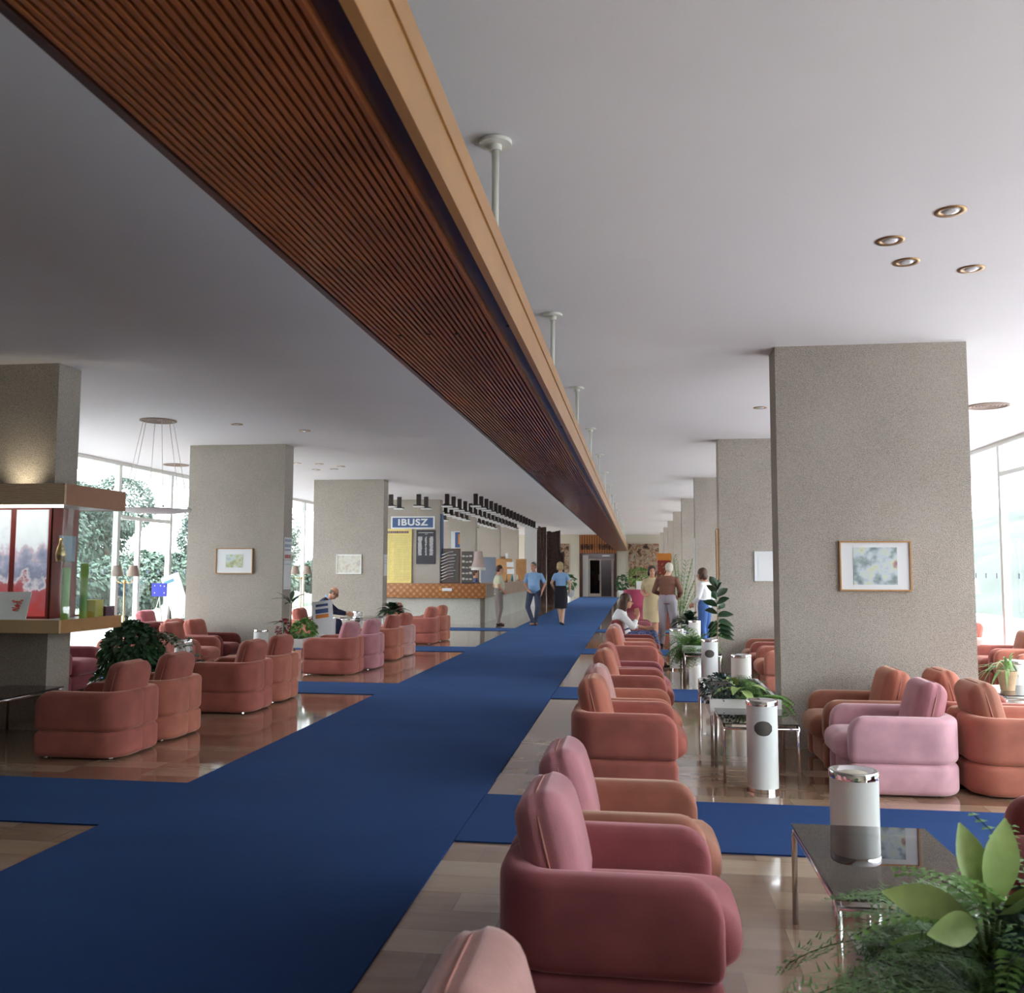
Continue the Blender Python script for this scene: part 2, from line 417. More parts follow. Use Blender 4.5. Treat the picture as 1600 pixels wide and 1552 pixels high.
# cross stripes and the runner: blue carpet, one laid piece each
def carpet(x0, x1, y0, y1, lab, z=.009):
    bm = bmesh.new(); box(bm, x0, x1, y0, y1, 0, z); o = fin('carpet_runner', bm, 'carpet_blue')
    tag(o, lab, 'carpet', 'blue runners on the stone floor'); return o
carpet(-3.22, -1.05, YB + .05, 52.2, 'long blue carpet runner down the middle of the hall', .012)
for i, (y, w) in enumerate(((5.27, 'nearest the camera'), (11.14, 'second from the camera'), (17.12, 'third from the camera'), (23.1, 'fourth from the camera'))):
    carpet(-9.2, -3.225, y, y + 1.1, 'blue cross carpet strip on the left side of the runner, ' + w)
    carpet(-1.045, 5.2, y, y + 1.1, 'blue cross carpet strip on the right side of the runner, ' + w)

# concrete pillars
PIL = []
ordw = ['nearest', 'second', 'third', 'fourth', 'fifth', 'sixth', 'seventh', 'eighth']
for i in range(8):
    y = 8.4 + 5.92 * i
    o = bx('concrete_pillar', (1.245, 2.885, y, y + .36, 0, CE), 'concrete'); tag(o, f'{ordw[i]} exposed aggregate concrete pillar on the right side of the hall', 'pillar', 'concrete pillars')
for i, y in enumerate((8.22, 14.1, 19.95, 25.9, 31.75, 37.5, 43.3)):
    o = bx('concrete_pillar', (-7.28, -5.64, y, y + .36, 0, CE), 'concrete'); tag(o, f'{ordw[i]} exposed aggregate concrete pillar on the left side of the hall', 'pillar', 'concrete pillars')

# windows: left glazing y 10.2..52, right glazing beyond the added blocking wall
def window(n, X, y0, y1, side, transom=None, door=False):
    w = link(f'window_{n}', None); struct(w)
    bm = bmesh.new()
    box(bm, X - .05, X + .05, y0 - .045, y0 + .045, 0, CE); box(bm, X - .05, X + .05, y0 + .045, y1 - .045, CE - .07, CE); box(bm, X - .05, X + .05, y0 + .045, y1 - .045, 0, .14)
    if transom: box(bm, X - .045, X + .045, y0 + .045, y1 - .045, transom - .035, transom + .035)
    if door: box(bm, X - .045, X + .045, y0 + .72, y0 + .79, .14, transom - .035)
    fin('window_frame', bm, 'frame_white', w)
    bx('window_pane', (X - .006, X + .006, y0 + .045, y1 - .045, .14, CE - .07), 'window_glass', w)
    return w
k = 1
ys = [10.26 + 1.955 * i for i in range(22)]
for i, (a, b) in enumerate(zip(ys, ys[1:])):
    w = window(k, XL, a, min(b, YF), 'left', 2.52 if i == 3 else None, i == 3); k += 1
    if i in (1, 2, 3, 4, 5):      # row of small dark safety marks at eye height
        bm = bmesh.new()
        for j in range(4):
            yy = a + .3 + j * .42; box(bm, XL + .007, XL + .011, yy, yy + .05, 1.44, 1.52)
        fin('safety_mark', bm, 'paper_blue', w)
struct(bx('trim_1', (XL - .06, XL + .06, 10.1, 10.22, 0, CE), 'frame_white'))
struct(bx('wall_right_blocker', (XR, XR + .3, YB, -.36, 0, CE), 'cream_wall'))  # unseen wall added in place of glazing to darken the left pillars
ysr = [-.34 + 2.21 * i for i in range(25)]
for i, (a, b) in enumerate(zip(ysr, ysr[1:]), 1):
    if a > YF - .2: break
    w = window(k, XR, a, min(b, YF), 'right', 3.06 if i % 2 else None); k += 1
    if i in (6, 7, 8):
        bm = bmesh.new()
        for j in range(4):
            yy = a + .3 + j * .45; box(bm, XR - .011, XR - .007, yy, yy + .05, 1.44, 1.52)
        fin('safety_mark', bm, 'paper_blue', w)
# portals so that daylight is sampled through the glazing (they give no light of their own)
for X, y0, y1, s in ((XL - .1, 10.2, YF, -1), (XR + .1, YB, YF, 1)):
    l = bpy.data.lights.new('sky_portal', 'AREA'); l.shape = 'RECTANGLE'; l.size = y1 - y0; l.size_y = CE; l.cycles.is_portal = True
    o = bpy.data.objects.new('sky_portal', l); COL.objects.link(o); o.location = (X, (y0 + y1) / 2, CE / 2); o.rotation_euler = (pi / 2, 0, s * pi / 2)

# ---- the long timber beam
beam = thing('timber_beam', 'long slatted timber beam hung under the ceiling over the carpet', 'beam')
BX0, BX1, BZ0, BZ1 = -1.19, -.55, 2.622, 2.866
bm = bmesh.new()
box(bm, BX1, BX1 + .03, YB + .02, YF - .02, BZ0 - .004, BZ0 + .075)
box(bm, BX1, BX1 + .024, YB + .02, YF - .02, BZ0 + .075, BZ0 + .16)
box(bm, BX1, BX1 + .03, YB + .02, YF - .02, BZ0 + .164, BZ1)
fin('fascia', bm, 'wood_fascia', beam)
bm = bmesh.new(); box(bm, BX0 - .025, BX0, YB + .02, YF - .02, BZ0, BZ1); fin('fascia', bm, 'wood_dark', beam)
bm = bmesh.new(); box(bm, BX0, BX1, YB + .02, YF - .02, BZ0 + .03, BZ1 - .02); fin('casing', bm, 'wood_dark', beam)
bm = bmesh.new()
N = 24; w = (BX1 - .06 - BX0 - .01) / N
for i in range(N):
    x = BX0 + .01 + i * w
    box(bm, x, x + w * .52, YB + .02, YF - .02, BZ0 + .002, BZ0 + .0298)
fin('slats', bm, 'wood_slat', beam)
for i in range(17):
    y = 4.13 + 2.96 * i
    bm = bmesh.new(); tube(bm, [(-.65, y, BZ1 - .02), (-.65, y, CE - .02)], .017, 12); r = fin('hanger_rod', bm, 'rod_white', beam, True)
    bm = bmesh.new(); lathe(bm, [(.03, -.05), (.03, -.022), (.075, -.02), (.078, -.004), (.07, 0)], 28, (-.65, y, CE)); fin('ceiling_plate', bm, 'rod_white', r, 'auto')
    bm = bmesh.new()
    for j in range(4):
        bmesh.ops.create_cone(bm, cap_ends=True, segments=10, radius1=.009, radius2=.009, depth=.006, matrix=Matrix.Translation((-1.07 + j * .13, y - .1, BZ0 - .001)))
    bmesh.ops.create_cone(bm, cap_ends=True, segments=10, radius1=.007, radius2=.007, depth=.006, matrix=Matrix.Translation((BX1 - .025, y - .1, BZ0 + .027)))
    fin('screws', bm, 'lamp_black', beam)

# ---- recessed spots and grilles
def spot_proto():
    t = thing('recessed_spotlight', '', 'ceiling light')
    bm = bmesh.new(); n = 28
    lathe(bm, [(.085, 0), (.085, -.006), (.055, -.004), (.052, 0)], n, cap=False); fin('trim_ring', bm, 'brass_dark', t, True)
    bm = bmesh.new(); ball(bm, (0, 0, -.003), (.044, .044, .013)); fin('lens', bm, 'lens', t, True)
    return t
sp = spot_proto(); used = False
SP = [(1.76, 5.29, 'largest brass ringed ceiling spotlight, at the right, nearest the camera'), (1.55, 5.73, 'leftmost brass ringed spotlight of the right ceiling cluster'),
      (1.76, 6.15, 'middle lower brass ringed spotlight of the right ceiling cluster'), (2.23, 6.35, 'rightmost brass ringed spotlight of the right ceiling cluster'),
      (1.53, 11.57, 'single ceiling spotlight just left of the nearest right pillar'),
      (-5.55, 12.07, 'left ceiling spotlight above the second left pillar'), (-4.81, 12.75, 'right ceiling spotlight above the second left pillar'),
      (-6.06, 16.87, 'ceiling spotlight between second and third left pillars, back row middle'), (-5.78, 17.33, 'ceiling spotlight between second and third left pillars, back row right'),
      (-6.48, 17.85, 'ceiling spotlight between second and third left pillars, front row left'), (-6.07, 17.77, 'ceiling spotlight between second and third left pillars, front row right'),
      (-6.45, 16.72, 'ceiling spotlight right beside the second left pillar')]
for x, y, lab in SP:
    if not used: sp.location = (x, y, CE); sp['label'] = lab; sp['group'] = 'recessed ceiling spotlights'; used = True
    else: dup(sp, (x, y, CE), 0, lab, 'recessed ceiling spotlights')
def grille(x, y, r, lab):
    t = thing('ceiling_grille', lab, 'vent', (x, y, CE), 0, 'round ceiling grilles')
    bm = bmesh.new(); lathe(bm, [(r, 0), (r, -.014), (r * .86, -.018), (r * .84, 0)], 36, cap=False); fin('outer_ring', bm, 'shade_brown', t, True)
    bm = bmesh.new()
    for q in (.70, .54, .38, .22): lathe(bm, [(r * q + .014, -.001), (r * q + .010, -.010), (r * q - .010, -.010), (r * q - .014, -.001)], 30, cap=False)
    fin('louvres', bm, 'shade_brown', t, True)
grille(4.26, 11.75, .24, 'round louvred ceiling grille right of the nearest right pillar')
grille(-6.48, 11.63, .24, 'round louvred ceiling grille that the hanging tray cords drop from')
grille(-8.9, 16.7, .24, 'round ceiling grille close to the left window wall')

# ---- hanging pale tray on cords
t = thing('hanging_tray', 'pale flat tray hanging on thin cords from the left ceiling grille', 'hanging lamp', (-6.48, 11.63, 0))
bm = bmesh.new()
lathe(bm, [(.02, 2.30), (.30, 2.30), (.52, 2.335), (.53, 2.345), (.50, 2.35), (.30, 2.325), (.02, 2.32)], 6); fin('tray', bm, 'sign_white', t, 'auto')
for i in range(6):
    a = i * pi / 3 + .2
    bm = bmesh.new(); tube(bm, [(.20 * cos(a), .20 * sin(a), CE - .01), (.44 * cos(a), .44 * sin(a), 2.36)], .0035, 5); ball(bm, (.44 * cos(a), .44 * sin(a), 2.37), .018, 8, 6); fin('cord', bm, 'rod_white', t, True)

# ================================================================== CHAIRS
CD, CW = .78, .745            # depth and width
def shell(z0, z1, thick=.125, rt=.12, rb=.03):
    """U-shaped padded band, open to +X"""
    bm = bmesh.new()
    x1 = CD / 2 - .02; xb = -CD / 2; yw = CW / 2; R = .20
    path = []   # outer line, from +x at -y side, round the back, to +x at +y side
    n1 = 14
    for i in range(n1 + 1):
        u = i / n1; u = 1 - (1 - u) ** 1.0
        path.append((x1 + (xb + R - x1) * (u ** 1.6 if u < .999 else 1), -yw, (0, -1)))
    for i in range(1, 9):
        a = -pi / 2 - i / 8 * pi / 2; path.append((xb + R + R * cos(a), -yw + R + R * sin(a), (cos(a), sin(a))))
    for yy in (-.10, -.03, -.012, 0, .012, .03, .10): path.append((xb, yy, (-1, 0)))
    m2 = []
    for (x, y, nn) in path[:-7][::-1]: m2.append((x, -y, (nn[0], -nn[1])))
    path += m2
    d = 0; rings = []; K = 20
    tot = 0; ds = [0]
    for a, b in zip(path, path[1:]): tot += sqrt((a[0] - b[0]) ** 2 + (a[1] - b[1]) ** 2); ds.append(tot)
    for (x, y, nn), s in zip(path, ds):
        e = min(s, tot - s)
        top = z1; bot = z0; tk = thick
        if e < rt: top = z1 - rt + sqrt(max(0, rt * rt - (rt - e) ** 2))
        if e < rb: bot = z0 + rb - sqrt(max(0, rb * rb - (rb - e) ** 2))
        inset = 0
        if e < .03: q = .03 - sqrt(max(0, .03 ** 2 - (.03 - e) ** 2)); inset = q * .8
        if abs(y) < .02 and nn[0] == -1: inset = .014 * (1 - abs(y) / .02)
        h2 = (top - bot) / 2; zc = (top + bot) / 2; t2 = tk / 2 - inset
        rr = min(.045, h2 * .95, t2 * .95)
        ring = []
        for kx, kz, a0 in ((1, -1, -pi / 2), (1, 1, 0), (-1, 1, pi / 2), (-1, -1, pi)):
            for j in range(5):
                a = a0 + j / 4 * pi / 2
                ou = kx * (t2 - rr) + rr * cos(a); zz = zc + kz * (h2 - rr) + rr * sin(a)
                ring.append(bm.verts.new((x + nn[0] * (ou - tk / 2), y + nn[1] * (ou - tk / 2), zz)))
        rings.append(ring)
    for A, B in zip(rings, rings[1:]):
        for k in range(K): bm.faces.new((A[k], A[(k + 1) % K], B[(k + 1) % K], B[k]))
    bm.faces.new(rings[0]); bm.faces.new(rings[-1])
    return bm
def armchair_proto():
    t = thing('armchair', '', 'armchair')
    fin('arm_shell', shell(.222, .54), 'velvet_salmon', t, True)
    bm = shell(.012, .225, rt=.04)
    b2 = rbox(.31, .26, .10, .03, 5); merge(bm, b2, Matrix.Translation((.045, 0, .118)))
    fin('base', bm, 'velvet_salmon', t, True)
    b = rbox(.335, .243, .095, .075, 10, (.012, 0, .015))
    for v in b.verts: v.co += Vector((.10, 0, .305))
    fin('seat_cushion', b, 'velvet_salmon', t, True)
    b = rbox(.092, .235, .215, .085, 12, (.022, .0, .0))
    for v in b.verts:
        # two pads meeting in a seam
        g = abs(v.co.x)
        if g < .02: v.co.y *= .975; v.co.z *= .975
    mt = Matrix.Translation((-.215, 0, .555)) @ Matrix.Rotation(radians(-14), 4, 'Y')
    b.transform(mt)
    c = fin('back_cushion', b, 'velvet_salmon', t, True)
    bm = bmesh.new(); pts = []
    for i in range(33):
        a = 2 * pi * i / 32; cx, cz = cos(a), sin(a)
        y = .232 * math.copysign(abs(cx) ** .42, cx); z = .212 * math.copysign(abs(cz) ** .42, cz)
        pts.append(mt @ Vector((-.004, y, z)))
    tube(bm, pts, .004, 6, False); fin('piping', bm, 'piping_light', c, True)
    bm = bmesh.new()
    for sx, sy in ((.3, .28), (.3, -.28), (-.25, .25), (-.25, -.25)): lathe(bm, [(.022, 0), (.022, .02)], 10, (sx, sy, 0))
    fin('feet', bm, 'chrome', t, False)
    return t
PR = armchair_proto(); first = [True]
def chair(x, yn, face, shade, cush, label, group):
    y = yn + CW / 2; rz = 0 if face == 'E' else pi
    rz += random.uniform(-.012, .012)
    ms = {'arm_shell': shade, 'base': shade, 'seat_cushion': shade, 'back_cushion': cush}
    if first[0]:
        first[0] = False; PR.location = (x, y, 0); PR.rotation_euler = (0, 0, rz); PR['label'] = label; PR['group'] = group
        for c in PR.children:
            nm = c.name.split('.')[0]
            if nm in ms: setm(c, ms[nm])
        return PR
    return dup(PR, (x, y, 0), rz, label, group, ms)
s, co, ro, pk, ta, dk, pl = ['velvet_' + q for q in ('salmon', 'coral', 'rose', 'pink', 'tan', 'dark', 'pale')]
G = 'armchairs along the right of the runner'
XE = -.095
for a in (
    (XE, 1.52, 'E', pl, pl, 'pale pink velvet armchair cut off at the bottom edge, nearest the camera'),
    (XE, 3.09, 'E', ro, pk, 'large rose velvet armchair in the foreground with a shiny pink back cushion'),
    (XE, 3.875, 'E', ta, pk, 'tan brown armchair with pink back cushion directly behind the foreground rose armchair'),
    (XE, 6.56, 'E', s, co, 'first salmon armchair beyond the near blue cross strip on the right of the runner'),
    (XE, 7.33, 'E', co, pl, 'armchair with pale back cushion, second beyond the near blue cross strip right of the runner'),
    (XE, 8.93, 'E', s, co, 'salmon armchair after the small gap, opposite the nearest right pillar'),
    (XE, 9.70, 'E', ro, s, 'armchair just before the second blue cross strip on the right of the runner'),
    (XE, 12.42, 'E', s, co, 'first salmon armchair beyond the second blue cross strip right of the runner'),
    (XE, 13.19, 'E', co, pl, 'coral armchair, second beyond the second blue cross strip right of the runner'),
    (XE, 14.62, 'E', dk, dk, 'dark rose armchair in which the woman with long brown hair sits'),
    (XE, 15.40, 'E', ro, s, 'rose armchair directly behind the seated woman'),
    (XE, 18.50, 'E', ro, ro, 'rose armchair in the far group beyond the third blue cross strip')):
    chair(*a, G)
G = 'armchairs on the right backing the pillars'
for a in (
    (1.82, 6.70, 'W', 'velvet_blush', pk, 'light pink velvet armchair facing the chrome table at the nearest right pillar'),
    (1.80, 7.50, 'W', ta, co, 'tan armchair pushed against the nearest right pillar behind the light pink one'),
    (2.665, 6.74, 'E', co, ta, 'coral armchair standing back to back with the light pink armchair'),
    (2.665, 7.52, 'E', s, co, 'salmon armchair behind the coral one, back to back against the pillar row'),
    (2.02, 3.83, 'W', dk, dk, 'dark red armchair cut off by the right edge behind the foreground fern'),
    (1.95, 12.0, 'W', co, s, 'coral armchair seen in the gap between the first two right pillars, nearest of three'),
    (1.95, 12.77, 'W', s, co, 'coral armchair seen in the gap between the first two right pillars, middle of three'),
    (1.95, 13.45, 'W', ta, s, 'armchair seen in the gap between the first two right pillars, farthest of three'),
    (4.95, 12.05, 'W', co, pl, 'salmon armchair by the right window wall behind the white ash stand'),
    (4.95, 12.85, 'W', s, ta, 'salmon armchair by the right window wall, second from the white ash stand'),
    (4.95, 14.9, 'W', pl, s, 'pale armchair far along the right window wall'),
    (4.55, 8.25, 'E', s, s, 'salmon armchair beyond the coral one, near the spider plant')):
    chair(*a, G)
G = 'armchairs along the left of the runner'
XW = -4.53
for a in (
    (XW, 7.0, 'W', s, s, 'salmon armchair nearest the camera on the left of the runner'),
    (XW, 7.80, 'W', co, s, 'second salmon armchair on the left of the runner, touching the nearest one'),
    (XW + .05, 9.42, 'W', s, s, 'third armchair on the left of the runner, its broad side beyond the first pair'),
    (XW + .05, 10.22, 'W', co, s, 'fourth armchair on the left of the runner, just before the second blue cross strip'),
    (XW + .02, 13.02, 'W', s, pk, 'wide salmon armchair with pink cushion just beyond the second left cross strip'),
    (XW + .12, 13.80, 'W', pk, pk, 'all pink velvet armchair on the left of the runner between salmon ones'),
    (XW + .08, 15.20, 'W', co, s, 'coral armchair directly beyond the all pink one on the left'),
    (XW + .10, 15.98, 'W', pl, s, 'pale salmon armchair before the third left cross strip'),
    (XW - .05, 18.75, 'W', s, s, 'small looking salmon armchair beyond the third left cross strip, nearer of two'),
    (XW + .02, 19.52, 'W', co, co, 'small looking salmon armchair beyond the third left cross strip, farther of two')):
    chair(*a, G)
G = 'armchairs between the left pillars and windows'
for a in (
    (-6.57, 12.42, 'E', s, s, 'salmon armchair facing right in front of the second left pillar'),
    (-6.62, 13.24, 'E', dk, s, 'dark salmon armchair tucked against the second left pillar'),
    (-7.40, 12.42, 'W', s, dk, 'salmon armchair back to back with the one before the second left pillar'),
    (-7.45, 13.24, 'W', dk, s, 'rear armchair back to back against the second left pillar'),
    (-6.62, 7.15, 'E', co, co, 'armchair cut off at the left edge behind the smoked glass table'),
    (-8.95, 15.9, 'E', ro, ro, 'rose armchair by the left window wall behind the ivy'),
    (-7.3, 10.5, 'E', ro, ro, 'rose armchair half hidden behind the ivy bush'),
    (-6.55, 17.55, 'E', s, s, 'salmon armchair in which the man in the navy jacket sits'),
    (-5.9, 20.9, 'W', co, co, 'coral armchair beside the third left pillar near the counter')):
    chair(*a, G)

# ================================================================== ASH STANDS
def bin_proto():
    t = thing('ash_stand', '', 'ash stand')
    n = 32; bm = bmesh.new(); r = .108; Z = [.025, .12, .24, .36]
    # body with an oval mouth cut toward -Y
    zs = [.025, .15, .30, .36, .40, .43, .46, .49, .53, .60]; n = 40
    cz, hw, hh = .445, .62, .052
    rings = [[bm.verts.new((r * sin(2 * pi * k / n), -r * cos(2 * pi * k / n), z)) for k in range(n)] for z in zs]
    for i, (A, B) in enumerate(zip(rings, rings[1:])):
        zm = (zs[i] + zs[i + 1]) / 2
        for k in range(n):
            ang = 2 * pi * (k + .5) / n; ang = ang if ang < pi else ang - 2 * pi
            if (ang / hw) ** 2 + ((zm - cz) / hh) ** 2 < 1: continue
            bm.faces.new((A[k], A[(k + 1) % n], B[(k + 1) % n], B[k]))
    # smooth the mouth outline: move rim verts to the oval
    for v in bm.verts:
        ang = atan2(v.co.x, -v.co.y); q = sqrt((ang / hw) ** 2 + ((v.co.z - cz) / hh) ** 2)
        if .55 < q < 1.25 and abs(v.co.z - cz) < .07 and any(e.is_boundary for e in v.link_edges) and .1 < v.co.z < .58:
            an = ang / q; v.co.x = r * sin(an); v.co.y = -r * cos(an); v.co.z = cz + (v.co.z - cz) / q
    body = fin('body', bm, 'bin_white', t, True)
    bm = bmesh.new(); lathe(bm, [(r - .004, .028), (r - .004, .6)], 40, cap=False); bm2 = bm; fin('liner', bm2, 'ash_hole', t, True)
    bm = bmesh.new(); lathe(bm, [(r - .004, 0), (r + .002, .002), (r + .002, .026), (r - .004, .026)], 36); fin('foot_ring', bm, 'chrome', t, 'auto')
    bm = bmesh.new(); lathe(bm, [(r - .01, .598), (r + .003, .598), (r + .004, .625), (r, .632), (r - .012, .632), (r - .03, .618), (.01, .608)], 40); fin('ash_bowl', bm, 'chrome', t, 'auto')
    bm = bmesh.new(); lathe(bm, [(.07, .613), (.06, .620), (.01, .622)], 20); fin('sand', bm, 'sand', t, True)
    return t
BP = bin_proto(); bf = [True]
def binn(x, y, lab, rz=0):
    if bf[0]: bf[0] = False; BP.location = (x, y, 0); BP.rotation_euler = (0, 0, rz); BP['label'] = lab; BP['group'] = 'white cylindrical ash stands'
    else: dup(BP, (x, y, 0), rz, lab, 'white cylindrical ash stands')
R_ = random.uniform
for x, y, lab, rz in (
    (.87, 6.80, 'white cylindrical ash stand with dark oval mouth before the chrome glass table', -.05),
    (.985, 4.50, 'white ash stand with chrome rim behind the foreground glass table', 2.6),
    (.95, 12.62, 'white ash stand with oval mouth below the rubber plant', -.1),
    (1.12, 10.4, 'white ash stand behind the fern planter by the nearest right pillar', 2),
    (.60, 14.72, 'white ash stand near the seated woman, in front of the brown shirted man', 2.2),
    (1.03, 17.2, 'far white ash stand below the girl in the white blouse', 2.5),
    (3.87, 10.2, 'white ash stand at the right edge by the window side table', 2.8),
    (-5.79, 11.2, 'white ash stand on the left beside the window lit table', 1.6),
    (-5.66, 13.35, 'white ash stand before the second left pillar', -.3),
    (-5.88, 17.15, 'white ash stand in front of the man in the navy jacket', 2.3),
    (-6.05, 19.45, 'white ash stand with oval mouth in front of the third left pillar', .3),
    (-8.4, 16.2, 'white ash stand by the left windows', 2)):
    binn(x, y, lab, rz)

# ================================================================== TABLES & PLANTERS
def table(x0, x1, y0, y1, lab, z=.42, tray=False):
    cx, cy = (x0 + x1) / 2, (y0 + y1) / 2; a, b = (x1 - x0) / 2, (y1 - y0) / 2
    t = thing('planter_table' if tray else 'glass_table', lab, 'planter' if tray else 'table', (cx, cy, 0), 0, 'planters on chrome legs' if tray else 'chrome and glass tables')
    r = .014
    for sx in (-1, 1):
        for sy in (-1, 1):
            bm = bmesh.new(); X, Y = sx * (a - r), sy * (b - r)
            pts = [(X, Y, 0), (X, Y, z - .05), (X, Y - sy * .008, z - .028), (X, Y - sy * .03, z - .016), (X, Y - sy * .06, z - .015)]
            tube(bm, pts, r, 12); fin('leg', bm, 'chrome', t, True)
    bm = bmesh.new()
    for sx in (-1, 1): tube(bm, [(sx * (a - r), -b + .07, z - .015), (sx * (a - r), b - .07, z - .015)], r, 10)
    for sy in (-1, 1): tube(bm, [(-a + r, sy * (b - r), z - .03), (a - r, sy * (b - r), z - .03)], r * .7, 10)
    fin('frame', bm, 'chrome', t, True)
    if tray:
        bm = bmesh.new(); H2 = z + .07
        box(bm, -a, a, -b, -b + .03, z - .06, H2); box(bm, -a, a, b - .03, b, z - .06, H2); box(bm, -a, -a + .03, -b + .03, b - .03, z - .06, H2); box(bm, a - .03, a, -b + .03, b - .03, z - .06, H2); box(bm, -a + .03, a - .03, -b + .03, b - .03, z - .06, z - .04)
        fin('trough', bm, 'white_paint', t)
        bx('soil', (-a + .031, a - .031, -b + .031, b - .031, z - .039, z + .045), 'soil', t)
    else:
        bm = bmesh.new(); box(bm, -a + .004, a - .004, -b + .004, b - .004, z - .001, z + .009); bevel(bm, .002, 1); fin('glass_top', bm, 'smoked_glass', t)
    return t
table(.665, 1.24, 3.36, 4.31, 'low smoked glass table with chrome frame in the right foreground')
table(.61, 1.17, 7.0, 7.76, 'low chrome and glass table behind the white ash stand at the nearest right pillar')
table(.62, 1.12, 12.72, 13.2, 'small chrome table between the second and third ash stands on the right')
table(.62, 1.10, 17.6, 18.4, 'far chrome table on the right under dark leafed pots')
table(3.3, 4.0, 8.95, 9.75, 'glass table near the right windows with the spider plant pot')
table(-5.99, -5.41, 6.95, 8.17, 'smoked glass table at the left edge below the display case')
table(-6.0, -5.35, 9.75, 10.9, 'glass table on the left shining white with window light')
table(-5.95, -5.3, 14.6, 15.4, 'glass table on the left behind the plants at the second pillar')
table(-6.05, -5.35, 18.2, 19.1, 'glass table at which the man in the navy jacket writes', .55)
table(.62, 1.26, 1.75, 2.98, 'white planter trough overflowing with ferns in the right foreground', .39, True)
table(.585, 1.16, 7.82, 9.35, 'white planter trough beside the nearest right pillar', .42, True)
table(.62, 1.10, 13.26, 14.1, 'white planter trough with fern behind the third ash stand', .42, True)
table(.86, 1.22, 18.5, 19.2, 'far white planter trough under the palm', .42, True)
table(-5.50, -4.98, 13.3, 14.3, 'white planter trough beside the second left pillar', .43, True)

# ---- foliage builders (one mesh of leaves each)
def leaf(bm, p, d, up, L, w, curl=.25, seg=3, shape=1.0):
    d = d.normalized(); s = d.cross(up)
    if s.length < 1e-3: s = d.cross(Vector((1, 0, 0)))
    s.normalize(); n = s.cross(d); prev = None
    for i in range(seg + 1):
        u = i / seg; ww = w * sin(pi * min(1, (u * .92 + .06)) ** shape) * .5
        c = p + d * (L * u) - Vector((0, 0, 1)) * (curl * L * u * u)
        a, b = bm.verts.new(c - s * ww + n * ww * .25), bm.verts.new(c + s * ww + n * ww * .25)
        m_ = bm.verts.new(c)
        if prev: bm.faces.new((prev[0], prev[2], m_, a)); bm.faces.new((prev[2], prev[1], b, m_))
        prev = (a, b, m_)
def rdir(el0, el1):
    a = R_(0, 2 * pi); e = R_(el0, el1); return Vector((cos(a) * cos(e), sin(a) * cos(e), sin(e)))
def frond_pts(p, d, L, droop, n):
    out = []; q = Vector(p); v = d.normalized()
    for i in range(n + 1):
        out.append(q.copy()); v = (v + Vector((0, 0, -droop / n * 1.6))).normalized(); q = q + v * (L / n)
    return out
def feathery(bm, bs, c, spread, n, L0, L1, el=(.1, 1.2), droop=1.1, fine=14, w=.0035, sub=.09):
    for _ in range(n):
        p = Vector((c[0] + R_(-spread[0], spread[0]), c[1] + R_(-spread[1], spread[1]), c[2]))
        pts = frond_pts(p, rdir(*el), R_(L0, L1), droop * R_(.6, 1.2), fine)
        tube(bs, pts[::2], .0016, 3, False)
        for i in range(2, len(pts)):
            d = (pts[i] - pts[i - 1]).normalized(); s = d.cross(Vector((0, 0, 1)))
            if s.length < .01: continue
            s.normalize(); u = i / len(pts); SL = sub * sin(pi * min(1, u * .9 + .1)) ** .7
            for sg in (-1, 1):
                e = (s * sg + d * .6 + Vector((0, 0, R_(-.1, .15)))).normalized()
                for j in range(5):
                    q = pts[i] + e * SL * (j / 5)
                    for s2 in (-1, 1):
                        e2 = (e * .8 + d * s2 * .8 + Vector((R_(-.3, .3), R_(-.3, .3), R_(-.3, .3)))).normalized()
                        l2 = SL * .32
                        a = bm.verts.new(q + e2.cross(Vector((0, 0, 1))) * w * .5); b = bm.verts.new(q - e2.cross(Vector((0, 0, 1))) * w * .5); t_ = bm.verts.new(q + e2 * l2)
                        bm.faces.new((a, b, t_))
def sword(bm, bs, c, spread, n, L0, L1, el=(.3, 1.2), droop=1.0, w=.05, steps=16):
    """sword / boston fern fronds with paired leaflets"""
    for _ in range(n):
        p = Vector((c[0] + R_(-spread[0], spread[0]), c[1] + R_(-spread[1], spread[1]), c[2]))
        pts = frond_pts(p, rdir(*el), R_(L0, L1), droop * R_(.7, 1.2), steps); tube(bs, pts[::2], .002, 3, False)
        for i in range(2, len(pts)):
            d = (pts[i] - pts[i - 1]).normalized(); s = d.cross(Vector((0, 0, 1)))
            if s.length < .01: continue
            s.normalize(); u = i / len(pts)
            for sg in (-1, 1): leaf(bm, pts[i], s * sg + d * .35, Vector((0, 0, 1)), w * (1.1 - u * .8), w * .38, .2, 2)
def bush(bm, c, r, n, L, w, flat=.3):
    for _ in range(n):
        v = rdir(-pi / 2, pi / 2); q = R_(.55, 1) ** .5
        p = Vector((c[0] + v.x * r[0] * q, c[1] + v.y * r[1] * q, c[2] + v.z * r[2] * q))
        d = (v + Vector((R_(-.7, .7), R_(-.7, .7), R_(-.9, .2)))); leaf(bm, p, d, v, L * R_(.7, 1.2), w * R_(.8, 1.2), .3, 2, .7)
def plant(name, lab, loc, parts, cat='plant', group=None, pot=None):
    t = thing(name, lab, cat, loc, 0, group)
    for nm, bm, mt in parts: fin(nm, bm, mt, t, True)
    if pot:
        r, h, mt = pot; bm = bmesh.new(); lathe(bm, [(r * .72, 0), (r, h - .03), (r * 1.07, h - .03), (r * 1.07, h), (r * .92, h), (r * .9, h - .02), (.01, h - .02)], 24); fin('pot', bm, mt, t, 'auto')
    return t
def B(): return bmesh.new()

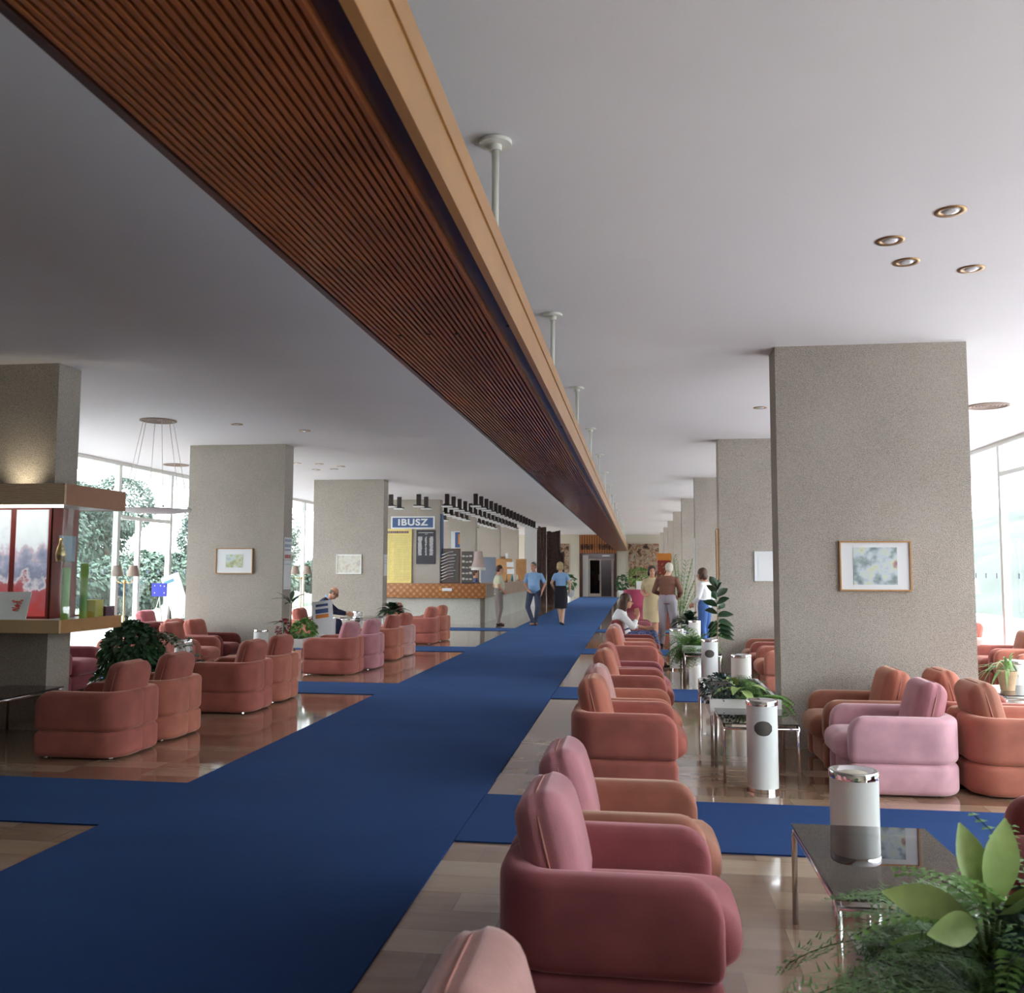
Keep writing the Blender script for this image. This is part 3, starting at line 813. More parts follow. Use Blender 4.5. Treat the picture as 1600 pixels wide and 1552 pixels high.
# foreground ferns
GF = 'plants in the foreground trough'
lf, st = B(), B(); feathery(lf, st, (0, 0, 0), (.17, .24), 105, .26, .60, (-.1, 1.05), 1.05, 17, .0075, .115)
plant('asparagus_fern', 'feathery dark green asparagus fern in the foreground trough, plumes over the glass table', (.93, 2.60, .46), [('plumes', lf, 'leaf_fern'), ('stems', st, 'stem_green')], group=GF)
lf, st = B(), B(); sword(lf, st, (0, 0, 0), (.10, .10), 34, .24, .42, (.35, 1.35), 1.0, .06)
plant('sword_fern', 'light green sword fern standing behind the feathery foreground fern', (.98, 2.56, .56), [('fronds', lf, 'leaf_fern_light'), ('stems', st, 'stem_green')], group=GF)
lf, st = B(), B()
for a, e, L, w in ((2.3, 1.30, .22, .085), (.6, 1.32, .24, .095), (3.1, .35, .22, .09), (3.8, .2, .20, .08), (-.8, .8, .18, .08), (4.8, .7, .2, .08)):
    d = Vector((cos(a) * cos(e), sin(a) * cos(e), sin(e))); leaf(lf, d * .05, d, Vector((.2, -1, .3)), L, w, .10, 8); tube(st, [(0, 0, -.12), d * .06], .006, 5)
plant('dumb_cane', 'pale yellow green broad leafed plant rising among the foreground ferns', (.865, 2.50, .665), [('leaves', lf, 'leaf_pale'), ('stems', st, 'stem_green')], group=GF)
lf, st = B(), B(); bush(lf, (0, 0, .08), (.17, .26, .17), 620, .06, .022)
for i in range(10): d = rdir(.3, 1.2); tube(st, [(0, 0, 0), d * .2], .003, 4)
plant('dark_shrub', 'dark blue green small leafed shrub at the right edge of the foreground trough', (1.03, 2.34, .56), [('leaves', lf, 'leaf_blue'), ('stems', st, 'stem_green')], group=GF)
lf, st = B(), B(); feathery(lf, st, (0, 0, 0), (.2, .18), 90, .2, .46, (.0, 1.25), 1.0, 14, .0065, .10)
plant('asparagus_fern', 'feathery green fern filling the near end of the foreground trough', (.98, 2.10, .44), [('plumes', lf, 'leaf_fern'), ('stems', st, 'stem_green')], group=GF)

# trough at the nearest right pillar
lf, st = B(), B(); bush(lf, (0, 0, .07), (.17, .17, .13), 520, .034, .024)
for i in range(8): d = rdir(0, 1); tube(st, [(0, 0, 0), d * .16], .003, 4)
plant('small_leaf_creeper', 'dark small leafed creeper spilling over the left end of the pillar trough', (.68, 7.98, .48), [('leaves', lf, 'leaf_blue'), ('stems', st, 'stem_green')], group='plants in the pillar trough')
lf, st = B(), B(); sword(lf, st, (0, 0, 0), (.08, .1), 20, .22, .42, (.2, 1.3), 1.1, .075, 14)
plant('sword_fern', 'bright green fern in the middle of the pillar trough', (.98, 8.05, .46), [('fronds', lf, 'leaf_fern_light'), ('stems', st, 'stem_green')], group='plants in the pillar trough')
lf, st = B(), B()
for a, e, L in ((3.6, .3, .22), (4.4, .4, .24), (5.0, .1, .22), (5.6, .5, .24), (4.0, .9, .25), (2.6, .7, .22)):
    d = Vector((cos(a) * cos(e), sin(a) * cos(e), sin(e))); leaf(lf, d * .05, d, Vector((0, 0, 1)), L, .08, .5, 6); tube(st, [(0, 0, -.05), d * .06], .004, 4)
plant('striped_leaf_plant', 'plant with pale striped drooping leaves hanging over the pillar trough rim', (.84, 7.93, .55), [('leaves', lf, 'leaf_pale'), ('stems', st, 'stem_green')], group='plants in the pillar trough')
lf, st = B(), B(); feathery(lf, st, (0, 0, 0), (.05, .1), 34, .15, .27, (.3, 1.3), 1.0, 12, .006, .08)
plant('asparagus_fern', 'soft feathery fern at the right end of the pillar trough against the pillar', (.93, 8.45, .46), [('plumes', lf, 'leaf_fern'), ('stems', st, 'stem_green')], group='plants in the pillar trough')

# trough behind third ash stand
lf, st = B(), B(); feathery(lf, st, (0, 0, 0), (.12, .2), 110, .25, .55, (-.2, 1.2), 1.2, 11, .013, .10)
plant('asparagus_fern', 'bushy light green fern hanging over the trough left of the rubber plant', (.78, 13.5, .47), [('plumes', lf, 'leaf_fern_light'), ('stems', st, 'stem_green')])
lf, st = B(), B(); tube(st, [(0, 0, 0), (.02, 0, .35), (0, .02, .92)], [.012, .010, .006], 6)
for i in range(13):
    z = .42 + i * .035; a = i * 2.4; e = .35 + i * .06; d = Vector((cos(a) * cos(e), sin(a) * cos(e), sin(e))); leaf(lf, Vector((.01, 0, z)), d, Vector((sin(a), -cos(a), .6)), .25, .11, .25, 5)
for i in range(10):
    a = i * 2.1; d = Vector((cos(a), sin(a), .1)); leaf(lf, Vector((.01, 0, .14 + .022 * i)), d, Vector((sin(a), -cos(a), .6)), .24, .11, .4, 5)
plant('rubber_plant', 'upright rubber plant with glossy dark leaves above the third ash stand', (1.14, 13.75, .465), [('leaves', lf, 'leaf_dark'), ('stem', st, 'stem_brown')])
# far palm and dark pots
lf, st = B(), B()
for _ in range(22):
    pts = frond_pts((0, 0, .25), rdir(1.12, 1.5), R_(1.1, 1.7), .45, 16); tube(st, pts, .005, 4, False)
    for i in range(4, 17):
        d = (pts[min(i, 16)] - pts[i - 1]).normalized(); s_ = d.cross(Vector((0, 0, 1))); s_.normalize() if s_.length > 0 else None
        for sg in (-1, 1): leaf(lf, pts[i], s_ * sg + d * .9, Vector((0, 0, 1)), .26, .03, .4, 2)
plant('areca_palm', 'tall feathery palm beside the third right pillar', (1.0, 22.3, 0), [('fronds', lf, 'leaf_fern_light'), ('stems', st, 'stem_green')], pot=(.16, .27, 'white_paint'))
lf, st = B(), B()
for i in range(44): d = rdir(.0, 1.4); leaf(lf, d * .05, d, Vector((0, 0, 1)), R_(.25, .48), .11, .5, 5)
tube(st, [(0, 0, -.05), (0, 0, .08)], .01, 5)
plant('dark_leaf_plant', 'dark broad leafed plant in the far trough right of the brown shirted man', (1.03, 18.75, .50), [('leaves', lf, 'leaf_dark'), ('stem', st, 'stem_green')])
# spider plant on right
lf = B()
for _ in range(34): pts_d = rdir(.3, 1.4); leaf(lf, pts_d * .03, pts_d, Vector((0, 0, 1)), R_(.24, .4), .022, R_(.5, 1.1), 7)
t = plant('spider_plant', 'pale spider plant in a painted pot on the table by the right windows', (3.45, 9.3, .431), [], pot=(.085, .18, 'terracotta'))
bm_ = lf; o = fin('leaves', bm_, 'leaf_spider', t, True); o.location = (0, 0, .17)
# ivy bush left
lf, st = B(), B(); bush(lf, (0, 0, .62), (.31, .26, .34), 2300, .075, .062); bush(lf, (-.13, -.05, .32), (.24, .2, .26), 620, .07, .058)
for i in range(14):
    a = R_(-.6, .8); p0 = Vector((.15, 0, .8)); pts = [p0]
    L = R_(.3, .75)
    for j in range(9): pts.append(p0 + Vector((L * (j + 1) / 9 * cos(a), L * (j + 1) / 9 * sin(a), .10 * sin(j / 9 * 3) - .55 * L * ((j + 1) / 9) ** 2 * R_(.5, 1.3))))
    tube(st, pts, .003, 4, False)
    for q in pts[2:]: leaf(lf, q, rdir(-.6, .4), Vector((0, 0, 1)), .065, .055, .3, 2, .7)
plant('ivy_bush', 'dense trailing ivy bush standing right of the display case plinth', (-5.42, 9.35, 0), [('leaves', lf, 'leaf_ivy'), ('stems', st, 'stem_brown')], pot=(.17, .30, 'lamp_black'))
# left trough plants
lf, st = B(), B(); bush(lf, (0, 0, .12), (.17, .3, .16), 420, .07, .05)
for i in range(8): d = rdir(.2, 1.2); tube(st, [(0, 0, 0), d * .15], .003, 4)
plant('leafy_pot_plant', 'fresh green leafy plant filling the left trough', (-5.15, 13.8, .48), [('leaves', lf, 'leaf_fern_light'), ('stems', st, 'stem_green')], group='plants in the left trough')
lf, st = B(), B(); tube(st, [(0, 0, -.2), (0, 0, .35)], .014, 6)
for i in range(9): a = i * 2.4; e = R_(.15, .9); d = Vector((cos(a) * cos(e), sin(a) * cos(e), sin(e))); leaf(lf, Vector((0, 0, .32 + .01 * i)), d, Vector((0, 0, 1)), R_(.3, .42), .075, .2, 5)
for i in range(3): a = 3.4 + i * .5; leaf(lf, Vector((0, 0, .02)), Vector((cos(a), sin(a), .35)), Vector((0, 0, 1)), .42, .07, .3, 5)
plant('dracaena', 'dark spiky leafed plant rising above the left trough', (-5.30, 13.62, .68), [('leaves', lf, 'leaf_dark'), ('stem', st, 'stem_brown')], group='plants in the left trough')
lf, st = B(), B(); bush(lf, (0, 0, .10), (.09, .09, .17), 90, .07, .045)
tube(st, [(0, 0, 0), (0, 0, .2)], .008, 5)
plant('red_leaf_plant', 'red leafed plant at the pillar side of the left trough', (-5.36, 13.5, .52), [('leaves', lf, 'leaf_red'), ('stem', st, 'stem_green')], group='plants in the left trough')
# plant before counter
lf = B(); st = B()
for i in range(60): d = rdir(.0, 1.3); leaf(lf, d * .06, d, Vector((0, 0, 1)), R_(.25, .42), .12, .5, 4)
tube(st, [(0, 0, -.1), (0, 0, .06)], .02, 6)
plant('broad_leaf_plant', 'dark round leafed plant on the stand by the third left pillar, before the counter', (-5.3, 19.6, .62), [('leaves', lf, 'leaf_dark'), ('stem', st, 'stem_green')], pot=None)
t = bx('plant_stand', (-5.5, -5.1, 19.4, 19.8, 0, .52), 'white_paint', None, .01); tag(t, 'white square plant stand under the dark round leafed plant by the third left pillar', 'plant stand')
for x, y, lab in ((-3.75, 51.6, 'left of the far doors'), (-.85, 51.6, 'right of the far doors')):
    lf, st = B(), B(); bush(lf, (0, 0, .85), (.28, .25, .4), 150, .2, .12); tube(st, [(0, 0, .3), (0, 0, .9)], .02, 6)
    plant('potted_shrub', 'potted green shrub standing ' + lab, (x, y, 0), [('leaves', lf, 'leaf_ivy'), ('stem', st, 'stem_green')], pot=(.22, .42, 'white_paint'), group='shrubs beside the far doors')

# ================================================================== DISPLAY CASE round the nearest left pillar
t = thing('display_case', 'wood banded glass display case wrapped round the nearest left pillar', 'display case')
X0, X1, Y0, Y1 = -7.75, -5.22, 7.76, 8.78
def ring_band(z0, z1, name, mt_front, mt_side, th_=.03):
    bm = B(); box(bm, X0, X1, Y0, Y0 + th_, z0, z1); fin(name, bm, mt_front, t)
    bm = B(); box(bm, X1 - th_, X1, Y0 + th_, Y1, z0, z1); box(bm, X0, X0 + th_, Y0 + th_, Y1, z0, z1); box(bm, X0 + th_, X1 - th_, Y1 - th_, Y1, z0, z1); fin(name, bm, mt_side, t)
ring_band(2.135, 2.33, 'top_band', 'wood_burl', 'wood_tan'); ring_band(.955, 1.075, 'bottom_band', 'wood_maple', 'wood_honey')
def deck(z0, z1, name, mt):
    bm = B(); e = .031; box(bm, X0 + e, X1 - e, Y0 + e, 8.215, z0, z1); box(bm, X0 + e, X1 - e, 8.585, Y1 - e, z0, z1); box(bm, -5.635, X1 - e, 8.215, 8.585, z0, z1); box(bm, X0 + e, -7.285, 8.215, 8.585, z0, z1); fin(name, bm, mt, t)
deck(.965, 1.06, 'shelf', 'sign_white'); deck(2.14, 2.16, 'canopy', 'sign_white')
bm = B()
for b in ((X0 + .02, X1 - .02, Y0 + .012, Y0 + .018), (X1 - .018, X1 - .012, Y0 + .02, Y1 - .02), (X0 + .02, X1 - .02, Y1 - .018, Y1 - .012)): box(bm, *b, 1.062, 2.138)
fin('glass_pane', bm, 'clear_glass', t)
bx('middle_shelf', (-5.60, X1 - .02, Y0 + .03, Y1 - .03, 1.60, 1.608), 'clear_glass', t)
bx('back_panel', (-7.28, -5.61, 8.19, 8.215, 1.062, 2.138), 'red_panel', t)
bx('back_panel', (-5.635, -5.615, 8.19, 8.6, 1.062, 2.138), 'red_panel', t)
bm = B(); box(bm, X0 + .1, X1 - .05, Y0 + .04, Y0 + .07, 2.11, 2.135); fin('strip_light', bm, 'tube_light', t)
for a, b, n in ((-7.2, -6.06, 'left'), (-5.99, -5.66, 'right')):  # emissive panels imitate outdoors reflected in the case
    me = bx('painted_reflection', (a, b, 8.17, 8.188, 0, 1.03), 'art_photo', None); me.location = (0, 0, 1.085); tag(me, f'painted outdoor reflection inside the display case, the {n} one', 'painted_reflection', 'painted reflections in the display case')
# lamp on top of the case washing the pillar
l = bpy.data.lights.new('case_lamp', 'SPOT'); l.energy = 3.5; l.color = (1, .86, .62); l.spot_size = radians(100); l.spot_blend = 1; l.shadow_soft_size = .05
o = bpy.data.objects.new('case_lamp', l); COL.objects.link(o); o.location = (-5.95, 8.0, 2.25); o.rotation_euler = (radians(150), 0, 0)
# goods
def good(nm, b, mt, lab, cat, bev=.003, group=None, loc=None):
    o = bx(nm, b, mt, None, bev, 1); return tag(o, lab, cat, group)
t2 = thing('picture_book', 'open white art book with two red bird drawings in the display case', 'book', (-5.93, 7.95, 1.062))
b_ = B(); box(b_, -.24, .24, -.006, .006, 0, .27); o = fin('pages', b_, 'paper', t2); o.rotation_euler = (radians(-16), 0, 0)
for sx in (-.12, .12):
    b_ = B()
    for i in range(22):
        a = R_(0, 6.28); r = R_(.01, .06); box(b_, sx + r * cos(a) - .012, sx + r * cos(a) + R_(.005, .03), -.010, -.007, .14 + r * sin(a), .14 + r * sin(a) + R_(.004, .012))
    q = fin('red_drawing', b_, 'motif_red', o)
for i, (x, y, h_, mt, lab) in enumerate(((-5.33, 8.00, .48, 'tube_green', 'short green tube standing in the display case, nearer the corner'), (-5.31, 8.26, .52, 'tube_green', 'tall green tube standing in the display case, farther from the corner'))):
    b_ = B(); lathe(b_, [(.035, 0), (.035, h_), (.028, h_ + .012), (.01, h_ + .014)], 20, (x, y, 1.062)); tag(fin('paper_tube', b_, mt, None, 'auto'), lab, 'tube', 'green tubes')
good('box', (-5.40, -5.26, 8.38, 8.52, 1.062, 1.24), 'box_yellow', 'yellow printed box on the display case shelf', 'box')
good('box', (-5.42, -5.26, 8.56, 8.72, 1.062, 1.17), 'box_plum', 'low plum box at the back of the display case shelf', 'box')
good('leaflet', (-5.45, -5.44, 8.05, 8.3, 1.612, 1.86), 'paper_blue', 'grey blue leaflet on the glass shelf of the display case', 'leaflet', .001)
b_ = B(); lathe(b_, [(.04, 0), (.045, .08), (.03, .14), (.015, .18), (.018, .22)], 20, (-5.36, 7.95, 1.61)); tag(fin('vase', b_, 'brass', None, True), 'small yellow glazed vase on the glass shelf of the display case', 'vase')

# ================================================================== PICTURES AND POSTERS
def picture(x0, x1, z0, z1, y, art, lab, fmat='wood_fascia', margin=(.09, .06), fw=.012, rot=0):
    cx, cz = (x0 + x1) / 2, (z0 + z1) / 2; a, b = (x1 - x0) / 2, (z1 - z0) / 2
    t = thing('framed_picture', lab, 'picture', (cx, y, cz), rot, 'framed pictures on the pillars')
    bm = B(); box(bm, -a, a, -.028, 0, b - fw, b); box(bm, -a, a, -.028, 0, -b, -b + fw); box(bm, -a, -a + fw, -.028, 0, -b + fw, b - fw); box(bm, a - fw, a, -.028, 0, -b + fw, b - fw); fin('frame', bm, fmat, t)
    bx('mount', (-a + fw, a - fw, -.014, -.002, -b + fw, b - fw), 'paper', t)
    mx, mz = margin; bx('artwork', (-a + mx, a - mx, -.017, -.0145, -b + mz, b - mz), art, t)
    return t
picture(1.76, 2.36, 1.375, 1.81, 8.398, 'art_park', 'wood framed misty park watercolour on the nearest right pillar', margin=(.115, .055))
picture(-6.77, -6.14, 1.47, 1.88, 14.098, 'art_field', 'wood framed small landscape on the second left pillar', margin=(.17, .10))
picture(-6.71, -6.13, 1.44, 1.88, 19.948, 'art_pale', 'white framed pale watercolour on the third left pillar', 'white_paint', (.03, .03), .02)
picture(1.76, 2.3, 1.39, 1.84, 14.318, 'paper', 'white picture half hidden by the nearest right pillar, on the second one', 'paper', (.06, .06))
t = picture(-.0, .66, 0, .80, 0, 'art_pale', 'narrow wood framed picture on the aisle side of the second right pillar')
t.location = (1.243, 14.5, 1.79); t.rotation_euler = (0, 0, -pi / 2)
for o in t.children: o.scale = (.5, 1, 1)
t = picture(-.0, .4, 0, .8, 0, 'art_pale', 'white notice board on the aisle side of the third right pillar', 'white_paint'); t.location = (1.243, 20.42, 1.85); t.rotation_euler = (0, 0, -pi / 2); 
for o in t.children: o.scale = (.8, 1, 1)
def poster(x, y0, y1, z0, z1, lab, bands, group=None):
    t = thing('notice', lab, 'notice', (x, (y0 + y1) / 2, z0), 0, group); a = (y1 - y0) / 2
    bx('sheet', (0, .006, -a, a, 0, z1 - z0), 'paper', t)
    for za, zb, mt in bands:
        bm = B(); yy = -a + .02
        while yy < a - .03:
            w_ = R_(.02, .05); box(bm, .0062, .008, yy, min(yy + w_, a - .01), za, zb); yy += w_ + .012
        fin('print', bm, mt, t)
poster(-5.638, 14.13, 14.43, 1.70, 2.06, 'white notice with grey blue print and red foot on the second left pillar side', [(.29, .33, 'paper_blue'), (.20, .25, 'paper_blue'), (.14, .17, 'paper_blue'), (.02, .08, 'poster_red')])
poster(-5.638, 14.13, 14.43, 1.22, 1.69, 'plain long white notice below the printed one on the second left pillar side', [(.40, .41, 'paper_blue'), (.03, .035, 'orange_paint')])
poster(-5.638, 19.98, 20.28, 1.40, 1.88, 'white notice on the aisle side of the third left pillar', [(.40, .41, 'ink_grey'), (.34, .35, 'ink_grey'), (.28, .29, 'ink_grey')])

# ================================================================== RECEPTION
YC = 25.75
t = thing('reception_counter', 'long reception counter with studded tan leather band on pale concrete', 'counter')
bx('concrete_base', (-9.2, -4.44, YC, YC + .14, 0, .74), 'concrete_light', t)
bx('concrete_base', (-4.6, -4.44, YC + .9, 38.3, 0, .74), 'concrete_light', t)
bx('plinth_end', (-4.72, -4.56, YC + .141, YC + .899, 0, .74), 'shade_brown', t)
bx('front_band', (-9.2, -4.26, YC - .14, YC + .12, .741, 1.13), 'counter_studs', t, .012, 2)
bx('corner_band', (-4.36, -4.27, YC + .125, YC + 2.6, .741, 1.13), 'wood_dark', t)
bx('side_band', (-4.40, -4.29, YC + 2.6, 38.3, .741, 1.10), 'wood_counter', t)
bx('counter_top', (-9.2, -5.60, YC - .12, YC + .13, 1.131, 1.15), 'wood_orange', t); bx('counter_top', (-5.599, -4.28, YC - .12, YC + .7, 1.131, 1.15), 'wood_orange', t)
bx('counter_top', (-5.05, -4.30, YC + .702, 38.3, 1.101, 1.12), 'wood_counter', t)
# posters on the fourth left pillar
t = thing('yellow_price_board', 'tall yellow printed excursion board at the counter', 'board', (-6.88, YC + .1, 1.152))
bx('board', (-.5, .42, 0, .03, 0, 1.57), 'yellow_board', t, .003, 1)
bm = B(); x = -.47
while x < .3:
    w_ = R_(.03, .055); box(bm, x, x + w_, -.004, -.0005, 1.44, 1.50); x += w_ + .012
fin('heading', bm, 'ink_purple', t)
bm = B()
for r in range(27):
    z = 1.36 - r * .049
    for (xa, xb) in ((-.45, -.22), (-.1, .12), (.18, .34)) if r > 3 else ((-.46, .36),):
        x = xa
        while x < xb: w_ = R_(.015, .05); box(bm, x, x + w_, -.003, -.0005, z, z + .010); x += w_ + .014
fin('small_print', bm, 'ink_grey', t)
t = thing('dark_rate_board', 'dark grey exchange rate board with white columns on the fourth left pillar', 'board', (-6.05, 25.898, 1.70))
bx('board', (-.28, .28, -.03, 0, 0, .98), 'board_dark', t, .003, 1)
bm = B()
for xa, xb in ((-.24, -.1), (-.03, .04), (.1, .23)):
    for r in range(26):
        z = .78 - r * .021
        box(bm, xa + R_(0, .03), xb - R_(0, .03), -.034, -.0305, z, z + .011)
box(bm, -.22, .22, -.034, -.0305, .90, .915); box(bm, -.03, .05, -.034, -.0305, .86, .87)
fin('white_figures', bm, 'ink_white', t)
t = thing('hanging_sign', 'blue and white IBUSZ sign hanging above the counter', 'sign', (-6.16, 24.75, 2.84))
bx('sign_panel', (-.62, .62, -.02, .02, -.175, .175), 'sign_white', t, .004, 1)
bx('blue_field', (-.575, .575, -.026, -.0205, -.135, .135), 'sign_blue', t)
text('lettering', 'IBUSZ', 'sign_white', t, .25, (0, -.03, 0), ext=.004, bold=.008, sx=1.18, space=1.12)
bm = B(); tube(bm, [(.1, 0, .175), (.1, 0, CE - 2.84)], .006, 6); fin('suspension_rod', bm, 'brass', t)
# display boards and goods on counter
t = thing('jewellery_board', 'slanted display panel of silver chains on the counter', 'display', (-5.42, YC + .25, 1.152))
bx('frame', (-.36, .36, 0, .05, 0, 1.0), 'wood_dark', t, .004, 1); bx('backing', (-.32, .32, -.006, -.0005, .03, .97), 'grey_rack', t)
for i in range(9):
    bm = B(); z = .12 + i * .09; tube(bm, [(-.3, -.012, z - .06), (-.15, -.02, z - .02), (.02, -.02, z + .05), (.2 + R_(-.05, .05), -.02, z + .07)], [.01, .018, .018, .022], 6); fin('silver_chain', bm, 'chrome', t, True)
t = thing('postcard_rack', 'dark wire rack filled with small white cards beside the chain display', 'rack', (-4.86, YC + .3, 1.152))
bx('panel', (-.17, .17, 0, .03, 0, .92), 'grey_rack', t)
for r in range(5):
    for c in range(3):
        b_ = B(); box(b_, -.15 + c * .105, -.15 + c * .105 + .075, -.02, -.002, .10 + r * .165, .10 + r * .165 + R_(.03, .07)); fin('card', b_, 'cards', t)
t = thing('leaflet_box', 'white blue and orange leaflet box standing on the chain display', 'box', (-5.2, YC + .28, 2.153))
bx('carton', (-.14, .12, 0, .04, 0, .50), 'paper', t); bx('blue_print', (-.02, .12, -.003, -.0005, .03, .47), 'sign_blue', t); bx('orange_print', (.07, .12, -.006, -.0035, .12, .42), 'box_orange', t)
t = thing('table_lamp', 'table lamp with flared pleated fabric shade on the counter', 'lamp', (-4.55, YC + .38, 1.152))
bm = B(); lathe(bm, [(.07, 0), (.07, .02), (.02, .04), (.018, .55)], 16); fin('base', bm, 'wood_dark', t, 'auto')
bm = B(); lathe(bm, [(.21, .46), (.20, .52), (.13, .72), (.11, .92), (.105, .925)], 24, cap=False); fin('shade', bm, 'shade_pink', t, True)
bm = B(); lathe(bm, [(.22, .38), (.21, .46)], 24, cap=False); fin('fringe', bm, 'shade_white', t, True)
good('open_book', (-4.95, -4.62, YC - .02, YC + .2, 1.152, 1.19), 'board_dark', 'dark flat book lying on the counter corner', 'book')
t = thing('counter_notice', 'small white strip notice on the leather counter band', 'notice', (-5.36, YC - .142, .98)); bx('strip', (-.14, .14, -.006, 0, -.04, .04), 'paper', t); bx('orange_tip', (-.22, -.141, -.006, 0, -.02, .02), 'orange_paint', t)
good('vertical_banner', (-5.638, -5.60, 25.93, 26.2, 1.9, 3.15), 'sign_blue', 'narrow blue vertical banner on the aisle side of the fourth left pillar', 'banner')
# back cabinets behind the side counter
t = thing('back_cabinet', 'light wood key cabinet behind the side counter', 'cabinet')
bx('carcass', (-6.7, -5.85, 30.6, 31.2, 0, 2.0), 'shade_brown', t); 
bx('side_panel', (-6.6, -5.5, 38.2, 38.35, 0, 2.1), 'wood_cabinet', t)
for i, (x, y, z0, z1, w_, mt, lab) in enumerate(((-5.38, 33.0, .0, 2.0, .55, 'paper_blue', 'pale blue poster panel behind the side counter'), (-4.80, 37.9, 1.121, 2.0, .45, 'wood_cabinet', 'wooden notice panel at the end of the side counter'))):
    good('notice_board', (x - w_ / 2, x + w_ / 2, y, y + .04, z0, z1), mt, lab, 'board')
good('notice_board', (-5.6, -4.95, 36.2, 36.25, 1.121, 1.98), 'wood_cabinet', 'orange wood panel standing on the side counter', 'board')
for j, (x, z) in enumerate(((-5.02, 1.75), (-5.0, 1.48))): good('note', (x - .14, x + .14, 36.17, 36.19, z - .1, z + .1), 'paper', ('upper' if j == 0 else 'lower') + ' white note on the orange wood panel', 'note', .001)
good('white_cup', (-5.2, -5.1, 36.1, 36.2, 1.99, 2.2), 'paper', 'white pot on top of the orange wood panel', 'pot')
for j in range(5):
    b_ = B(); x = -4.62 + R_(-.06, .1); y = 29.4 + j * 1.35; lathe(b_, [(.04, 0), (.05, .1), (.03, .2), (.02, .24)], 10, (x, y, 1.121)); tag(fin('small_vase', b_, ('terracotta', 'shade_white', 'brass_dark', 'book_teal', 'cards')[j], None, True), ('terracotta', 'cream', 'bronze', 'teal', 'buff')[j] + ' small vase on the side counter', 'vase', 'vases on the side counter')
# white post, carved wood
struct(bx('trim_2', (-4.78, -4.28, 38.9, 39.2, 0, CE), 'sign_white'))
def carved(x0, x1, y, z1, lab):
    bm = B(); n = 9; z = 0
    for i in range(n):
        xa = x0 + (x1 - x0) * i / n; xb = x0 + (x1 - x0) * (i + 1) / n
        za = 0
        while za < z1 - .05:
            zb = min(z1 - R_(0, .1), za + R_(.25, .7)); box(bm, xa, xb, y - R_(.02, .16), y + .15, za, zb); za = zb
            if zb >= z1 - .12: break
    tag(fin('carved_wood_relief', bm, 'carved_wood'), lab, 'wood carving', 'dark carved wood reliefs')
carved(-4.75, -4.12, 41.6, CE - .02, 'left tall dark carved wood relief beside the white post')
carved(-4.11, -3.5, 41.9, 3.38, 'middle dark carved wood relief beside the counter end')
carved(-3.49, -3.32, 41.9, 2.4, 'short right edge of the dark carved wood relief')
# hanging tube lamps
tl = thing('tube_pendant', '', 'pendant lamp')
bx('tube', (-.055, .055, -.055, .055, -.285, 0), 'lamp_black', tl, .008, 1)
bx('flange', (-.115, .115, -.115, .115, -.32, -.29), 'lamp_black', tl, .004, 1)
bx('diffuser', (-.13, .13, -.13, .13, -.355, -.322), 'sign_white', tl, .006, 1)
ft = True
rown = ['aisle row', 'second row', 'third row', 'innermost row']
pil_y = [(25.9, 26.26), (31.75, 32.11), (37.5, 37.86)]
cnt_w = ['first', 'second', 'third', 'fourth', 'fifth', 'sixth', 'seventh', 'eighth', 'ninth', 'tenth', 'eleventh', 'twelfth', 'thirteenth', 'fourteenth', 'fifteenth', 'sixteenth', 'seventeenth']
for r, X in enumerate((-4.27, -5.05, -5.83, -6.6)):
    for j in range(17):
        y = 24.05 + j * .875
        if r >= 2 and any(a - .14 < y < b + .14 for a, b in pil_y): continue
        if r == 2 and y < 24: continue
        lab = f'black tube pendant over the counter, {rown[r]}, {cnt_w[j]} from the camera'
        if ft: tl.location = (X, y, CE); tl['label'] = lab; tl['group'] = 'black tube pendants over the counter'; ft = False
        else: dup(tl, (X, y, CE), 0, lab, 'black tube pendants over the counter')

# ================================================================== FAR WALL
bm = B(); box(bm, DX0 - .0, DX1, YF - .06, YF - .002, DZ, CE - .01); o = fin('trim_3', bm, 'slat_wood'); struct(o)
bm = B(); box(bm, DX0 - .0, DX0 + .16, YF - .08, YF - .002, 0, DZ); box(bm, DX1 - .12, DX1, YF - .08, YF - .002, 0, DZ); box(bm, DX0, DX1, YF - .08, YF + .3, DZ - .02, DZ - .001); struct(fin('trim_4', bm, 'wood_dark'))
t = thing('wall_lettering', 'dark raised letters over the far doors', 'sign', ((DX0 + DX1) / 2 - .05, YF - .061, 2.86))
x = -.92
for i in range(10):
    bm = B()
    w_ = R_(.11, .15)
    if i == 4: x += .12
    else:
        box(bm, x, x + .045, -.03, 0, -.15, .15); box(bm, x + w_ - .04, x + w_, -.03, 0, -.15, .15); box(bm, x, x + w_, -.03, 0, -.02, .03)
        if i % 2: box(bm, x, x + w_, -.03, 0, .10, .15)
        else: box(bm, x, x + w_, -.03, 0, -.15, -.10)
        fin('letter', bm, 'lamp_black', t)
    x += w_ + .05
d = link('door_1', None); struct(d)
bx('fixed_panel', (-3.12, -2.80, YF + .1, YF + .14, .02, 2.4), 'door_light', d)
bm = B()
for a, b in ((-2.78, -2.70), (-2.15, -2.07)): box(bm, a, b, YF + .1, YF + .16, .02, 2.2)
box(bm, -2.70, -2.15, YF + .1, YF + .16, 2.1, 2.2); box(bm, -2.70, -2.15, YF + .1, YF + .16, .02, .2); box(bm, -2.07, -1.3, YF + .1, YF + .16, 2.12, 2.2); box(bm, -1.48, -1.36, YF + .1, YF + .16, .02, 2.12)
fin('door_frame', bm, 'door_frame', d)
bx('door_pane', (-2.70, -2.15, YF + .12, YF + .13, .2, 2.1), 'dark_glass', d)
bx('door_handle', (-2.2, -2.17, YF + .04, YF + .09, .95, 1.3), 'chrome', d)
